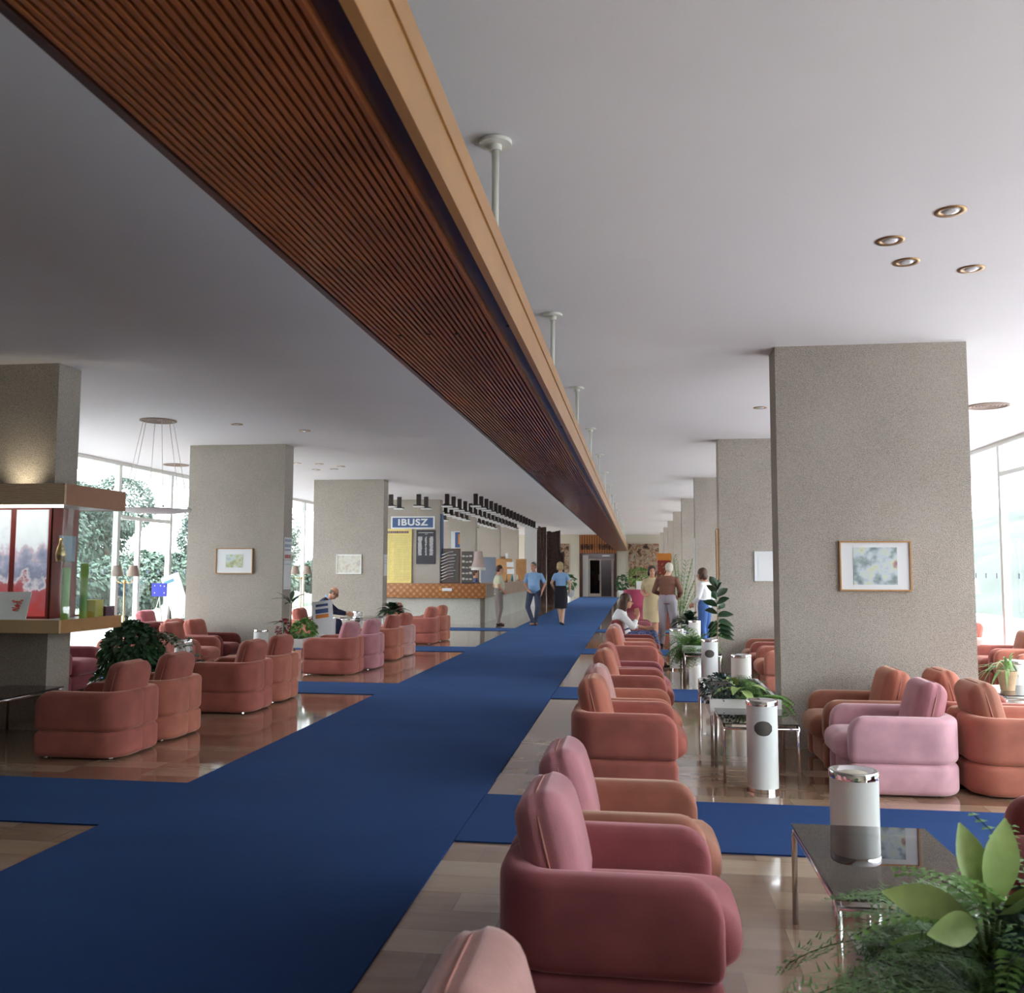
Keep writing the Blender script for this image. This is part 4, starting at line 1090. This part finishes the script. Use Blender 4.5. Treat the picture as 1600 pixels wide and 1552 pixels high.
struct(bx('wall_vestibule', (DX0 - .3, DX1 + .3, YF + 1.9, YF + 2.0, -.2, CE), 'vestibule'))
bm = B(); box(bm, DX0 - .4, DX0 - .3, YF + .3, YF + 2, -.2, CE); box(bm, DX1 + .3, DX1 + .4, YF + .3, YF + 2, -.2, CE); struct(fin('wall_vestibule_sides', bm, 'vestibule'))
struct(bx('floor_vestibule', (DX0 - .3, DX1 + .3, YF, YF + 1.9, -.2, 0), 'vestibule'))
good('exit_light', (-2.0, -1.55, YF + .02, YF + .06, 2.32, 2.40), 'sign_white', 'small white lamp box over the far door', 'light')
for a, b, z0, z1, lab in ((-.5, 1.22, .55, 3.05, 'large brown woven tapestry on the far wall right of the doors'), (-4.5, -3.9, 1.35, 3.05, 'narrow brown woven tapestry on the far wall left of the doors')):
    bm = B(); n = 22
    for i in range(n):
        xa = a + (b - a) * i / n; box(bm, xa, xa + (b - a) / n, YF - R_(.03, .07), YF - .003, z0 + R_(0, .06), z1)
    tag(fin('tapestry', bm, 'art_tap'), lab, 'tapestry', 'tapestries on the far wall')
# cerise table display and yellow topped red post
t = thing('covered_table', 'small table under a cerise cloth with a white card on the right', 'table', (.0, 36.5, 0))
bm = B(); lathe(bm, [(.62, 0), (.58, .3), (.54, .75), (.52, .78), (.02, .79)], 20)
for v in bm.verts:
    a = atan2(v.co.y, v.co.x)
    if v.co.z < .5: v.co.x *= 1 + .05 * sin(a * 9); v.co.y *= 1 + .05 * sin(a * 9)
fin('cloth', bm, 'cerise', t, True)
good('white_card', (-.05, .45, 36.2, 36.24, .792, 1.12), 'paper', 'white card standing on the cerise covered table', 'card')
lf, st = B(), B(); bush(lf, (0, 0, .5), (.5, .3, .32), 260, .16, .05); tube(st, [(0, 0, 0), (0, 0, .5)], .02, 5)
plant('flower_arrangement', 'loose green and pink flower arrangement behind the white card', (.1, 36.6, .79), [('leaves', lf, 'leaf_fern_light'), ('stems', st, 'stem_green')])
t = thing('display_column', 'red display column with an orange yellow top by the far right pillars', 'display column', (.95, 33.2, 0)); bx('shaft', (-.24, .24, -.1, .1, 0, 1.9), 'red_panel', t); bx('orange_top', (-.26, .26, -.12, .12, 1.901, 2.15), 'orange_paint', t)

# ================================================================== WINDOW SIDE THINGS
def floor_lamp(x, y, mt, lab, zt=1.62):
    t = thing('floor_lamp', lab, 'lamp', (x, y, 0), 0, 'brass floor lamps with twin shades')
    bm = B(); lathe(bm, [(.14, 0), (.14, .02), (.02, .05)], 20); fin('foot', bm, 'brass', t, 'auto')
    bm = B(); tube(bm, [(0, 0, .04), (0, 0, zt - .28)], .014, 8); ball(bm, (0, 0, zt - .28), .03); fin('pole', bm, 'brass', t, True)
    for s_ in (-1, 1):
        bm = B(); tube(bm, [(0, 0, zt - .28), (s_ * .07, 0, zt - .31), (s_ * .15, 0, zt - .27), (s_ * .15, 0, zt - .2)], .008, 6); a_ = fin('arm', bm, 'brass', t, True)
        bm = B(); lathe(bm, [(.105, zt - .19), (.065, zt)], 20, (s_ * .15, 0, 0), cap=False); fin('shade', bm, mt, a_, True)
floor_lamp(-8.85, 14.95, 'shade_brown', 'brass floor lamp with brown twin shades by the left windows', 1.60)
floor_lamp(-7.9, 20.9, 'shade_brown', 'brass floor lamp with twin shades seen between the second and third left pillars', 1.62)
floor_lamp(4.12, 12.55, 'shade_white', 'brass floor lamp with white twin shades by the right windows', 1.45)
t = thing('blue_notice_stand', 'deep blue panel with white stars on a thin stand by the left windows', 'sign', (-9.33, 17.0, 0))
bx('panel', (-.155, .155, -.01, .01, 1.0, 1.26), 'flag_blue', t)
bm = B()
for dx, dz in ((-.09, .21), (0.03, .21), (.11, .2), (-.09, .07), (.11, .07)): ball(bm, (dx, -.012, 1.0 + dz), (.014, .004, .014), 6, 4)
fin('stars', bm, 'star_white', t)
for p in ((-.12, -.1), (.12, -.1), (0, .18)):
    bm = B(); tube(bm, [(0, .015, 1.0), (p[0] * 1.5, p[1] * 1.5, 0)], .008, 6); fin('leg', bm, 'rod_white', t)
t = thing('leaning_board', 'white printed board leaning at an angle by the left windows', 'notice board', (-9.2, 17.55, 0))
b_ = B(); box(b_, -.2, .2, -.01, .01, .6, 1.45); o = fin('board', b_, 'paper', t); o.rotation_euler = (0, radians(-20), 0); o.location = (.28, 0, .05)
b_ = B(); box(b_, -.16, .06, -.013, -.0105, 1.3, 1.36); q = fin('blue_heading', b_, 'book_teal', o)
bm = B(); tube(bm, [(.0, .02, 1.3), (-.15, .35, 0)], .01, 6); tube(bm, [(.1, .02, .65), (.12, 0, 0)], .01, 6); tube(bm, [(-.2, .02, 1.2), (-.3, 0, 0)], .01, 6); fin('stand', bm, 'rod_white', t)
t = thing('leaflet_display', 'white leaflet display card standing in the left trough plants', 'display card', (-5.05, 14.45, 0))
b_ = B(); box(b_, -.17, .17, -.008, .008, 0, .62); o = fin('card', b_, 'paper', t); o.location = (0, 0, .42); o.rotation_euler = (radians(-10), radians(-8), 0)
b_ = B(); box(b_, -.11, .1, -.011, -.0085, .53, .57); box(b_, -.12, .1, -.011, -.0085, .42, .49); fin('print', b_, 'sign_blue', o)
b_ = B(); box(b_, -.12, .1, -.011, -.0085, .34, .40); fin('orange_print', b_, 'box_orange', o)
bm = B(); tube(bm, [(-.1, .02, 0), (-.02, .02, .5)], .008, 5); tube(bm, [(.1, .02, 0), (.02, .02, .5)], .008, 5); fin('stand', bm, 'rod_white', t)
t = thing('window_lettering', 'grey FEP lettering on the left window glass', 'lettering', (XL + .012, 18.5, 1.78), pi / 2)
text('top_line', 'FEP', 'board_dark', t, .20, (0, 0, 0), ext=.001); text('lower_line', 'LP', 'board_dark', t, .16, (.05, 0, -.2), ext=.001)

# ================================================================== PEOPLE
def remesh(name, bm, mt, parent, vox=.011, sm=6):
    me = bpy.data.meshes.new('tmp'); bm.to_mesh(me); bm.free()
    o = bpy.data.objects.new('tmp', me); COL.objects.link(o)
    md = o.modifiers.new('r', 'REMESH'); md.mode = 'VOXEL'; md.voxel_size = vox; md.use_smooth_shade = True
    ms = o.modifiers.new('s', 'SMOOTH'); ms.iterations = sm; ms.factor = .5
    bpy.context.view_layer.update()
    m2 = bpy.data.meshes.new_from_object(o.evaluated_get(bpy.context.evaluated_depsgraph_get()))
    bpy.data.objects.remove(o); bpy.data.meshes.remove(me)
    m2.name = name; m2.materials.clear()
    m2.polygons.foreach_set('use_smooth', [True] * len(m2.polygons))
    return link(name, m2, mt, parent)
def cap(bm, a, ra, b, rb):
    a, b = Vector(a), Vector(b); n = 5
    tube(bm, [a, a.lerp(b, .5), b], [ra, (ra + rb) / 2 * 1.02, rb], 10)
    ball(bm, a, ra, 10, 7); ball(bm, b, rb, 10, 7)
def loft(bm, secs, side, n=16):
    """secs: (centre, half width, half depth); side = direction of width"""
    side = Vector(side).normalized(); rings = []
    for i, (c, w, d) in enumerate(secs):
        c = Vector(c); a = Vector(secs[min(i + 1, len(secs) - 1)][0]) - Vector(secs[max(i - 1, 0)][0])
        f = a.cross(side).normalized()
        rings.append([bm.verts.new(c + side * (w * cos(2 * pi * k / n)) + f * (d * sin(2 * pi * k / n))) for k in range(n)])
    for A, B2 in zip(rings, rings[1:]):
        for k in range(n): bm.faces.new((A[k], A[(k + 1) % n], B2[(k + 1) % n], B2[k]))
    bm.faces.new(list(reversed(rings[0]))); bm.faces.new(rings[-1])
def hand(bm, w, d, palm_n, L=1.0):
    """palm and five fingers from the wrist w along d"""
    d = Vector(d).normalized(); pn = Vector(palm_n).normalized(); s_ = d.cross(pn).normalized()
    w = Vector(w); c = w + d * .05
    for k in (-1, 0, 1): cap(bm, w + s_ * k * .012, .018, w + d * .085 + s_ * k * .024, .015)
    for k, l in ((-1.5, .062), (-.5, .075), (.5, .08), (1.5, .07)):
        a = w + d * .085 + s_ * k * .021; b = a + (d + pn * .25).normalized() * l * .5; e = b + (d * .7 + pn * .7).normalized() * l * .5
        cap(bm, a, .0095, b, .009); cap(bm, b, .009, e, .0078)
    a = w + d * .025 + s_ * .025; b = a + (d * .6 + s_ * .7 + pn * .3).normalized() * .04; e = b + (d * .9 + s_ * .2 + pn * .4).normalized() * .032
    cap(bm, a, .013, b, .0115); cap(bm, b, .0115, e, .009)
def person(lab, loc, rz, J, skin, hair, hairkind, top, bottom, shoes, h=1.75, sleeve=.5, skirt=False, fem=False, belly=0, seated=False, coat=None, collar=None, glasses=False, long=False, vox=.011, extra=None):
    """local frame: +Y is forward, +X the person's left... right side is +X"""
    t = thing('person', lab, 'person', loc, rz)
    k = h / 1.75
    D = dict(pel=(0, 0, .95), wai=(0, 0, 1.10), che=(0, 0, 1.30), nek=(0, -.01, 1.46), hed=(0, .02, 1.63), look=(0, 1, 0),
             shR=(.19, 0, 1.41), elR=(.24, -.03, 1.12), wrR=(.25, .06, .88), shL=(-.19, 0, 1.41), elL=(-.24, -.03, 1.12), wrL=(-.25, .06, .88),
             hiR=(.095, 0, .92), knR=(.10, .02, .50), anR=(.10, -.02, .085), hiL=(-.095, 0, .92), knL=(-.10, .02, .50), anL=(-.10, -.02, .085), ftR=(.12, 1, 0), ftL=(-.12, 1, 0), dR=None, dL=None, side=(1, 0, 0))
    D.update(J); P = {q: (Vector(v) * k if (v is not None and q not in ('look', 'ftR', 'ftL', 'dR', 'dL', 'side')) else (Vector(v) if v is not None else None)) for q, v in D.items()}
    side = P['side'].normalized(); sh = .93 if fem else 1
    def torso(bm, g):
        fwd = Vector((0, 0, 1)).cross(side)
        loft(bm, [(P['pel'] - (P['wai'] - P['pel']) * .5, .13 + g, .095 + g), (P['pel'], .168 + g, .115 + g), (P['wai'] + fwd * belly * .4, (.128 if fem else .150) + g, .098 + g + belly), (P['che'] - (P['che'] - P['wai']) * .25 + fwd * belly * .3, .155 * sh + g, .112 + g + belly * .4), (P['che'], .175 * sh + g, .118 + g), (P['che'].lerp(P['nek'], .62), .165 * sh + g, .088 + g), (P['nek'], .075 + g * .6, .065 + g * .6)], side)
    for q in ('shR', 'shL'): P[q] = P[q].lerp(P['che'] + (P[q] - P['che']) * .5, .17); P[q].z -= .012 * k
    def arm(bm, s_, g, f=2.0):
        S_, E_, W_ = P['sh' + s_], P['el' + s_], P['wr' + s_]
        cap(bm, P['che'].lerp(P['nek'], .5), .05 + g, S_, .047 + g)
        if f < 1: cap(bm, S_, .048 + g, S_.lerp(E_, f), .044 + g * 1.3); return
        cap(bm, S_, .048 + g, E_, .038 + g); cap(bm, E_, .040 + g, S_ if False else E_.lerp(W_, min(1, f - 1)), .028 + g)
    def legs(bm, g, low=1.0):
        for s_ in 'RL':
            Hh, K_, A_ = P['hi' + s_], P['kn' + s_], P['an' + s_]
            cap(bm, Hh, .088 + g, K_, .056 + g); cap(bm, K_, .056 + g, A_.lerp(K_, 1 - low), (.036 if low > .9 else .05) + g)
            ball(bm, K_.lerp(A_, .28) + Vector((0, -.012, 0)), .052 + g * .6, 8, 6)
    look = P['look'].normalized(); up = Vector((0, 0, 1)); hs = look.cross(up).normalized(); hu = hs.cross(look).normalized(); HC = P['hed']
    hm = Matrix((hs, look, hu)).transposed().to_4x4(); hm.translation = HC
    # body
    bm = B(); torso(bm, 0); arm(bm, 'R', 0); arm(bm, 'L', 0); legs(bm, 0)
    cap(bm, P['nek'] - Vector((0, 0, .02)), .056, HC - hu * .07 - look * .01, .052)
    hb = B(); ball(hb, (0, -.012, .022), (.074, .094, .092), 16, 12); ball(hb, (0, .03, -.045), (.055, .06, .07), 14, 10); ball(hb, (0, .06, -.085), (.03, .026, .024), 10, 8)
    cap(hb, (0, .085, .012), .010, (0, .108, -.02), .014)
    for s_ in (-1, 1): ball(hb, (s_ * .076, -.008, -.012), (.010, .02, .032), 8, 8); ball(hb, (s_ * .014, .10, -.024), .009, 6, 5)
    merge(bm, hb, hm)
    for s_ in 'RL':
        E_, W_ = P['el' + s_], P['wr' + s_]; d = P['d' + s_] if P['d' + s_] is not None else (W_ - E_)
        hand(bm, W_, d, (-1 if s_ == 'R' else 1, .3, -.2) if abs(Vector(d).normalized().x) < .8 else (0, .3, -1))
        A_ = P['an' + s_]; fd = P['ft' + s_].normalized(); cap(bm, A_, .036, A_ + Vector((0, 0, -.045)), .035); cap(bm, A_ + Vector((0, 0, -.045)), .033, A_ + fd * .13 + Vector((0, 0, -.052)), .028)
    body = remesh('body', bm, skin, t, .0075 if vox < .011 else .009, 3)
    eb = B()
    for s_ in (-1, 1): ball(eb, (s_ * .031, .079, .008), (.012, .008, .008), 8, 6); cap(eb, (s_ * .018, .088, .030), .0035, (s_ * .046, .080, .030), .003)
    merge_b = B(); merge(merge_b, eb, hm); fin('eyes', merge_b, 'eye_dark', t, True)
    mb = B(); ball(mb, (0, .089, -.056), (.022, .008, .006), 8, 6); mb2 = B(); merge(mb2, mb, hm); fin('mouth', mb2, 'lip', t, True)
    # hair
    hb = B()
    if hairkind == 'short': ball(hb, (0, -.022, .040), (.083, .092, .088), 14, 10); ball(hb, (0, -.055, -.01), (.070, .06, .07), 12, 8)
    if hairkind == 'bald': ball(hb, (0, -.058, -.005), (.078, .05, .06), 12, 8); ball(hb, (.066, -.015, .01), (.018, .045, .035), 8, 6); ball(hb, (-.066, -.015, .01), (.018, .045, .035), 8, 6)
    if hairkind == 'bob': ball(hb, (0, -.028, .045), (.098, .100, .095), 14, 10); ball(hb, (0, -.062, -.03), (.092, .065, .085), 12, 8); ball(hb, (.075, -.02, -.03), (.028, .05, .07), 8, 6); ball(hb, (-.075, -.02, -.03), (.028, .05, .07), 8, 6)
    if hairkind == 'long':
        ball(hb, (0, -.025, .042), (.092, .098, .092), 14, 10); ball(hb, (0, -.07, -.08), (.095, .06, .14), 12, 8)
        for s_ in (-1, 1): ball(hb, (s_ * .075, -.02, -.08), (.03, .05, .14), 8, 6)
    if hairkind != 'bald':
        pass
    h2 = B(); merge(h2, hb, hm); remesh('hair', h2, hair, t, .010, 2)
    if glasses:
        g = B()
        for s_ in (-1, 1):
            pts = [(s_ * .034 + .024 * cos(a * pi / 6), .096, .006 + .020 * sin(a * pi / 6)) for a in range(13)]; tube(g, pts, .002, 4, False); tube(g, [(s_ * .056, .094, .01), (s_ * .078, .0, .01)], .002, 4)
        g2 = B(); merge(g2, g, hm); fin('glasses', g2, 'eye_dark', t)
    # clothes
    bm = B(); torso(bm, .013); arm(bm, 'R', .011, sleeve); arm(bm, 'L', .011, sleeve)
    remesh('top' if not coat else 'jacket', bm, top, t, .011, 3)
    if collar:
        bm = B(); pc = P['nek'] + Vector((0, 0, .0)); cap(bm, pc + side * .045 + look * .03, .022, pc - look * .06 + up * .03, .022); cap(bm, pc - side * .045 + look * .03, .022, pc - look * .06 + up * .03, .022); remesh('collar', bm, collar, t, .009, 2)
    if skirt:
        z_h = skirt; bm = B(); pe = P['pel']; ce = (P['knR'] + P['knL']) / 2
        if seated:
            for s_ in 'RL': cap(bm, P['hi' + s_], .105, P['kn' + s_], .075); cap(bm, P['kn' + s_], .078, P['kn' + s_].lerp(P['an' + s_], .45), .075)
            loft(bm, [(P['pel'] - Vector((0, 0, .08)), .16, .13), (P['wai'], .15, .12)], side)
        else:
            loft(bm, [(Vector((ce.x, ce.y - .01, z_h)), .185, .15), (Vector((ce.x * .6, ce.y * .6, (z_h + pe.z) / 2)), .195, .155), (pe, .185, .135), (P['wai'] - Vector((0, 0, .01)), .148, .118)], side, 20)
        remesh('skirt', bm, bottom, t, .012, 3)
    else:
        bm = B(); loft(bm, [(P['pel'] - (P['wai'] - P['pel']) * .45, .15, .11), (P['pel'], .182, .128), (P['wai'] - (P['wai'] - P['pel']) * .2, .165, .115 + belly * .5)], side)
        legs(bm, .018, .98); remesh('trousers', bm, bottom, t, .012, 3)
    for s_ in 'RL':
        A_ = P['an' + s_]; fd = P['ft' + s_].normalized(); bm = B(); z0 = A_.z - .085
        cap(bm, A_ - fd * .02 + Vector((0, 0, -.045)), .038, A_ + fd * .08 + Vector((0, 0, -.050)), .038); cap(bm, A_ + fd * .08 + Vector((0, 0, -.052)), .036, A_ + fd * .15 + Vector((0, 0, -.060)), .027)
        remesh('shoe', bm, shoes, t, .010, 2)
    return t
# man leaning on the counter, cream shirt, seen from his side
person('man with dark hair in a cream short sleeved shirt standing at the counter', (-3.86, 25.45, 0), radians(-65),
       dict(wai=(0, .03, 1.10), che=(0, .0, 1.30), nek=(0, 0, 1.46), hed=(0, .05, 1.62), look=(-.1, 1, -.05), shL=(-.19, -.01, 1.40), elL=(-.25, -.06, 1.13), wrL=(-.14, .10, .99), shR=(.19, -.01, 1.4), elR=(.25, -.07, 1.13), wrR=(.2, .1, .98),
            hiR=(.09, 0, .92), knR=(.08, .05, .5), anR=(.07, -.03, .085), hiL=(-.09, 0, .92), knL=(-.07, .0, .5), anL=(-.05, .03, .085), dL=(.6, .6, -.4), dR=(-.5, .7, -.4)),
       'skin', 'hair_brown', 'short', 'cloth_cream', 'cloth_grey', 'shoe_dark', 1.68, .6, belly=.03)
# heavy man in blue shirt facing the camera
person('heavy grey haired man in a light blue shirt and slate trousers facing the camera', (-2.86, 25.5, .012), radians(176),
       dict(shR=(.21, 0, 1.40), elR=(.27, -.02, 1.14), wrR=(.15, .12, .96), shL=(-.21, 0, 1.40), elL=(-.30, -.05, 1.14), wrL=(-.24, .08, .93), hed=(.02, .03, 1.62), look=(.35, 1, -.05),
            knR=(.17, .06, .50), anR=(.03, .0, .085), knL=(-.10, .0, .5), anL=(-.03, -.08, .085), ftR=(.5, 1, 0), ftL=(-.5, 1, 0), dR=(-.5, .5, -.3), dL=(.1, .3, -.9)),
       'skin', 'hair_grey', 'short', 'cloth_blue', 'cloth_slate', 'shoe_tan', 1.76, .75, belly=.075)
# blond woman walking away
w = person('blond woman in a light blue blouse and black skirt walking away on the carpet', (-2.13, 25.7, .012), radians(-4),
       dict(shL=(-.17, 0, 1.40), elL=(-.25, -.08, 1.16), wrL=(-.20, .08, .98), shR=(.17, 0, 1.40), elR=(.27, -.06, 1.16), wrR=(.24, .06, .96), knR=(.06, .10, .5), anR=(.05, -.02, .085), knL=(-.07, .05, .52), anL=(-.01, .06, .10), hed=(-.02, .03, 1.62)),
       'skin_pale', 'hair_blond', 'bob', 'cloth_blue', 'cloth_black', 'shoe_dark', 1.76, .5, skirt=.47, fem=True)
t = thing('paper_sheet', 'white sheet of paper in the hand of the blond woman', 'paper', (-1.86, 25.78, .90), radians(-10)); b_ = B(); box(b_, -.09, .10, -.002, .002, -.11, .10); o = fin('sheet', b_, 'paper', t); o.rotation_euler = (0, radians(28), 0)
# elderly man with brown shirt, back to us
person('white haired man in a brown shirt and pale grey trousers seen from behind', (.60, 19.0, 0), radians(-12),
       dict(shR=(.20, 0, 1.39), elR=(.28, -.02, 1.13), wrR=(.20, .2, 1.0), shL=(-.20, 0, 1.39), elL=(-.28, .02, 1.13), wrL=(-.14, .22, 1.05), hed=(.03, .05, 1.60), look=(-.35, 1, 0), knR=(.12, 0, .5), anR=(.13, -.03, .085), knL=(-.10, .0, .5), anL=(-.11, -.03, .085), dR=(-.5, .7, 0), dL=(.5, .7, 0)),
       'skin_pale', 'hair_white', 'short', 'cloth_brown', 'cloth_lilac', 'shoe_dark', 1.73, 1.75, belly=.03)
# dark haired woman beyond him
person('dark haired woman in a beige dress talking with the man in the brown shirt', (.30, 20.3, 0), radians(165),
       dict(hed=(-.03, .05, 1.60), look=(-.45, 1, 0), shR=(.17, 0, 1.39), elR=(.22, .02, 1.13), wrR=(.10, .2, 1.05), dR=(-.6, .6, .2)),
       'skin', 'hair_dark', 'bob', 'cloth_beige', 'cloth_beige', 'shoe_tan', 1.66, .6, skirt=.42, fem=True)
# girl in white blouse, jeans, hand on hip
person('dark haired girl in white blouse and jeans by the second right pillar', (1.30, 18.3, 0), radians(62),
       dict(hed=(.0, .07, 1.60), look=(.1, 1, -.1), wai=(0, 0, 1.1), che=(0, .02, 1.3), shR=(.17, -.0, 1.39), elR=(.30, -.14, 1.18), wrR=(.205, -.05, 1.05), shL=(-.17, 0, 1.39), elL=(-.2, .06, 1.12), wrL=(-.15, .2, 1.0), dR=(-.6, .6, -.2)),
       'skin', 'hair_brown', 'bob', 'cloth_white', 'cloth_denim', 'shoe_dark', 1.60, 1.8, fem=True)
# seated woman in armchair, facing +X
person('long haired woman with glasses and white top resting her chin in an armchair', (-.16, 15.0, 0), radians(-84),
       dict(pel=(0, -.05, .48), wai=(0, -.10, .62), che=(0, -.13, .79), nek=(0, -.10, .93), hed=(0, -.02, 1.065), look=(.1, 1, -.15), shR=(.16, -.11, .87), elR=(.25, .06, .66), wrR=(.12, .16, .84), shL=(-.16, -.11, .87), elL=(-.25, .06, .66), wrL=(-.16, .30, .62),
            hiR=(.09, -.04, .47), knR=(.10, .40, .50), anR=(.12, .50, .09), hiL=(-.09, -.04, .47), knL=(-.08, .42, .52), anL=(-.10, .52, .09), dR=(-.6, -.2, .9), dL=(.2, 1, 0)),
       'skin', 'hair_brown', 'long', 'cloth_white', 'cloth_print', 'shoe_dark', 1.72, 1.5, skirt=.4, fem=True, seated=True, glasses=True)
# seated man writing
person('balding man in a navy jacket bending over the table and writing', (-6.42, 17.93, 0), radians(-78),
       dict(pel=(0, 0, .50), wai=(0, .02, .64), che=(0, .12, .83), nek=(0, .22, .95), hed=(0, .33, 1.07), look=(0, 1, -.75), shR=(.19, .17, .90), elR=(.27, .36, .70), wrR=(.12, .60, .65), shL=(-.19, .17, .90), elL=(-.27, .36, .70), wrL=(-.12, .58, .65),
            hiR=(.10, 0, .49), knR=(.11, .42, .47), anR=(.11, .44, .09), hiL=(-.10, 0, .49), knL=(-.11, .42, .47), anL=(-.11, .44, .09), dR=(-.3, 1, -.1), dL=(.3, 1, -.1)),
       'skin', 'hair_grey', 'bald', 'cloth_navy', 'cloth_navy', 'shoe_dark', 1.74, 1.85, coat=True, collar='cloth_blue', glasses=True)
# staff behind the counter
person('receptionist in a patterned blouse behind the side counter', (-5.32, 30.0, 0), radians(-80), {}, 'skin', 'hair_brown', 'short', 'cloth_print', 'cloth_navy', 'shoe_dark', 1.52, .6, fem=True)
person('receptionist in dark blue behind the far part of the side counter', (-5.35, 34.6, 0), radians(-80), {}, 'skin', 'hair_dark', 'short', 'cloth_navy', 'cloth_navy', 'shoe_dark', 1.60, 1.6)

# ================================================================== OUTSIDE
struct(bx('ground_outside', (-90, 90, -40, 110, -.5, -.26), 'grass'))
struct(bx('ground_bounce_left', (XL - 4.0, XL - .41, YB, YF, -.255, -.02), 'pave_bounce')); struct(bx('ground_bounce_right', (XR + .41, XR + 7, YB, YF, -.255, -.02), 'pave_bounce'))  # pale paving added outside to bounce daylight up to the ceiling
# hillside at right
bm = B(); nx, ny = 16, 40; g = []
for i in range(nx + 1):
    for j in range(ny + 1):
        x = 13 + i * 3.2; y = -30 + j * 3.5; z = -.3 + (x - 13) * .30 + noise.noise(Vector((x * .1, y * .1, 0))) * 1.2 * min(1, i / 3)
        g.append(bm.verts.new((x, y, z)))
for i in range(nx):
    for j in range(ny): a = i * (ny + 1) + j; bm.faces.new((g[a], g[a + ny + 1], g[a + ny + 2], g[a + 1]))
struct(fin('ground_hillside', bm, 'hill_grass', None, True))
def tree_proto(mt, seed, r=(2.2, 2.2, 2.4), h=3.2, n=17500):
    random.seed(seed); t = thing('tree', '', 'tree')
    lf = B()
    for c in range(7):
        v = rdir(-.6, 1.3); cc = (v.x * r[0] * .55, v.y * r[1] * .55, h + v.z * r[2] * .5)
        bush(lf, cc, (r[0] * .55, r[1] * .55, r[2] * .5), n // 7, .13, .085)
    fin('crown', lf, mt, t, True)
    b_ = B(); tube(b_, [(0, 0, -.3), (.05, 0, h * .5), (0, 0, h)], [.16, .12, .06], 8); fin('trunk', b_, 'tree_trunk', t, True)
    return t
T1 = tree_proto('tree_leaf', 3); T2 = tree_proto('tree_leaf_light', 5, (1.6, 1.6, 1.1), 1.3, 14000)
T1.location = (-19, 20, 0); T1['label'] = 'dark green tree outside the left windows opposite the second pillar'; T1['group'] = 'trees outside'
T2.location = (-14.6, 22, -.2); T2['label'] = 'pale green bush outside the left windows, nearest the second pillar'; T2['group'] = 'bushes outside'
TL = [(-20, 27), (-21, 34), (-19, 41), (-22, 48), (-22, 14), (-24, 58), (-27, 24)]
for i, (x, y) in enumerate(TL): dup(T1, (x, y, 0), i * 1.3, f'green tree outside the left windows, {cnt_w[i + 1]} in the row', 'trees outside')
for i, (x, y) in enumerate([(-14.5, 18), (-15, 25.5), (-15.5, 29), (-15, 33), (-16, 37.5), (-15, 42), (-16, 47), (-14.8, 14.6)]): dup(T2, (x, y, -.2), i * 2.1, f'pale green bush outside the left windows, {cnt_w[i + 1]} in the hedge', 'bushes outside')
for i, (x, y) in enumerate([(24, 46), (27, 56), (20, 66), (30, 38), (33, 30), (34, 66)]): dup(T1, (x, y, (x - 13) * .3 - .5), i * 1.7, f'tree on the grassy slope outside the right windows, {cnt_w[i]} of six', 'trees on the slope')
t = thing('building', 'pale distant building with dark roof outside the left windows', 'building', (-38, 30, 0)); bx('walls', (-5, 3, -7, 6, -.3, 3.6), 'render_wall', t); 
bm = B(); v = [bm.verts.new(p) for p in ((-5.4, -7.4, 3.6), (3.4, -7.4, 3.6), (3.4, 6.4, 3.6), (-5.4, 6.4, 3.6), (-1, -7.4, 6), (-1, 6.4, 6))]
for f in ((0, 1, 4), (1, 2, 5, 4), (2, 3, 5), (3, 0, 4, 5), (3, 2, 1, 0)): bm.faces.new([v[i] for i in f])
fin('roof', bm, 'roof_grey', t)
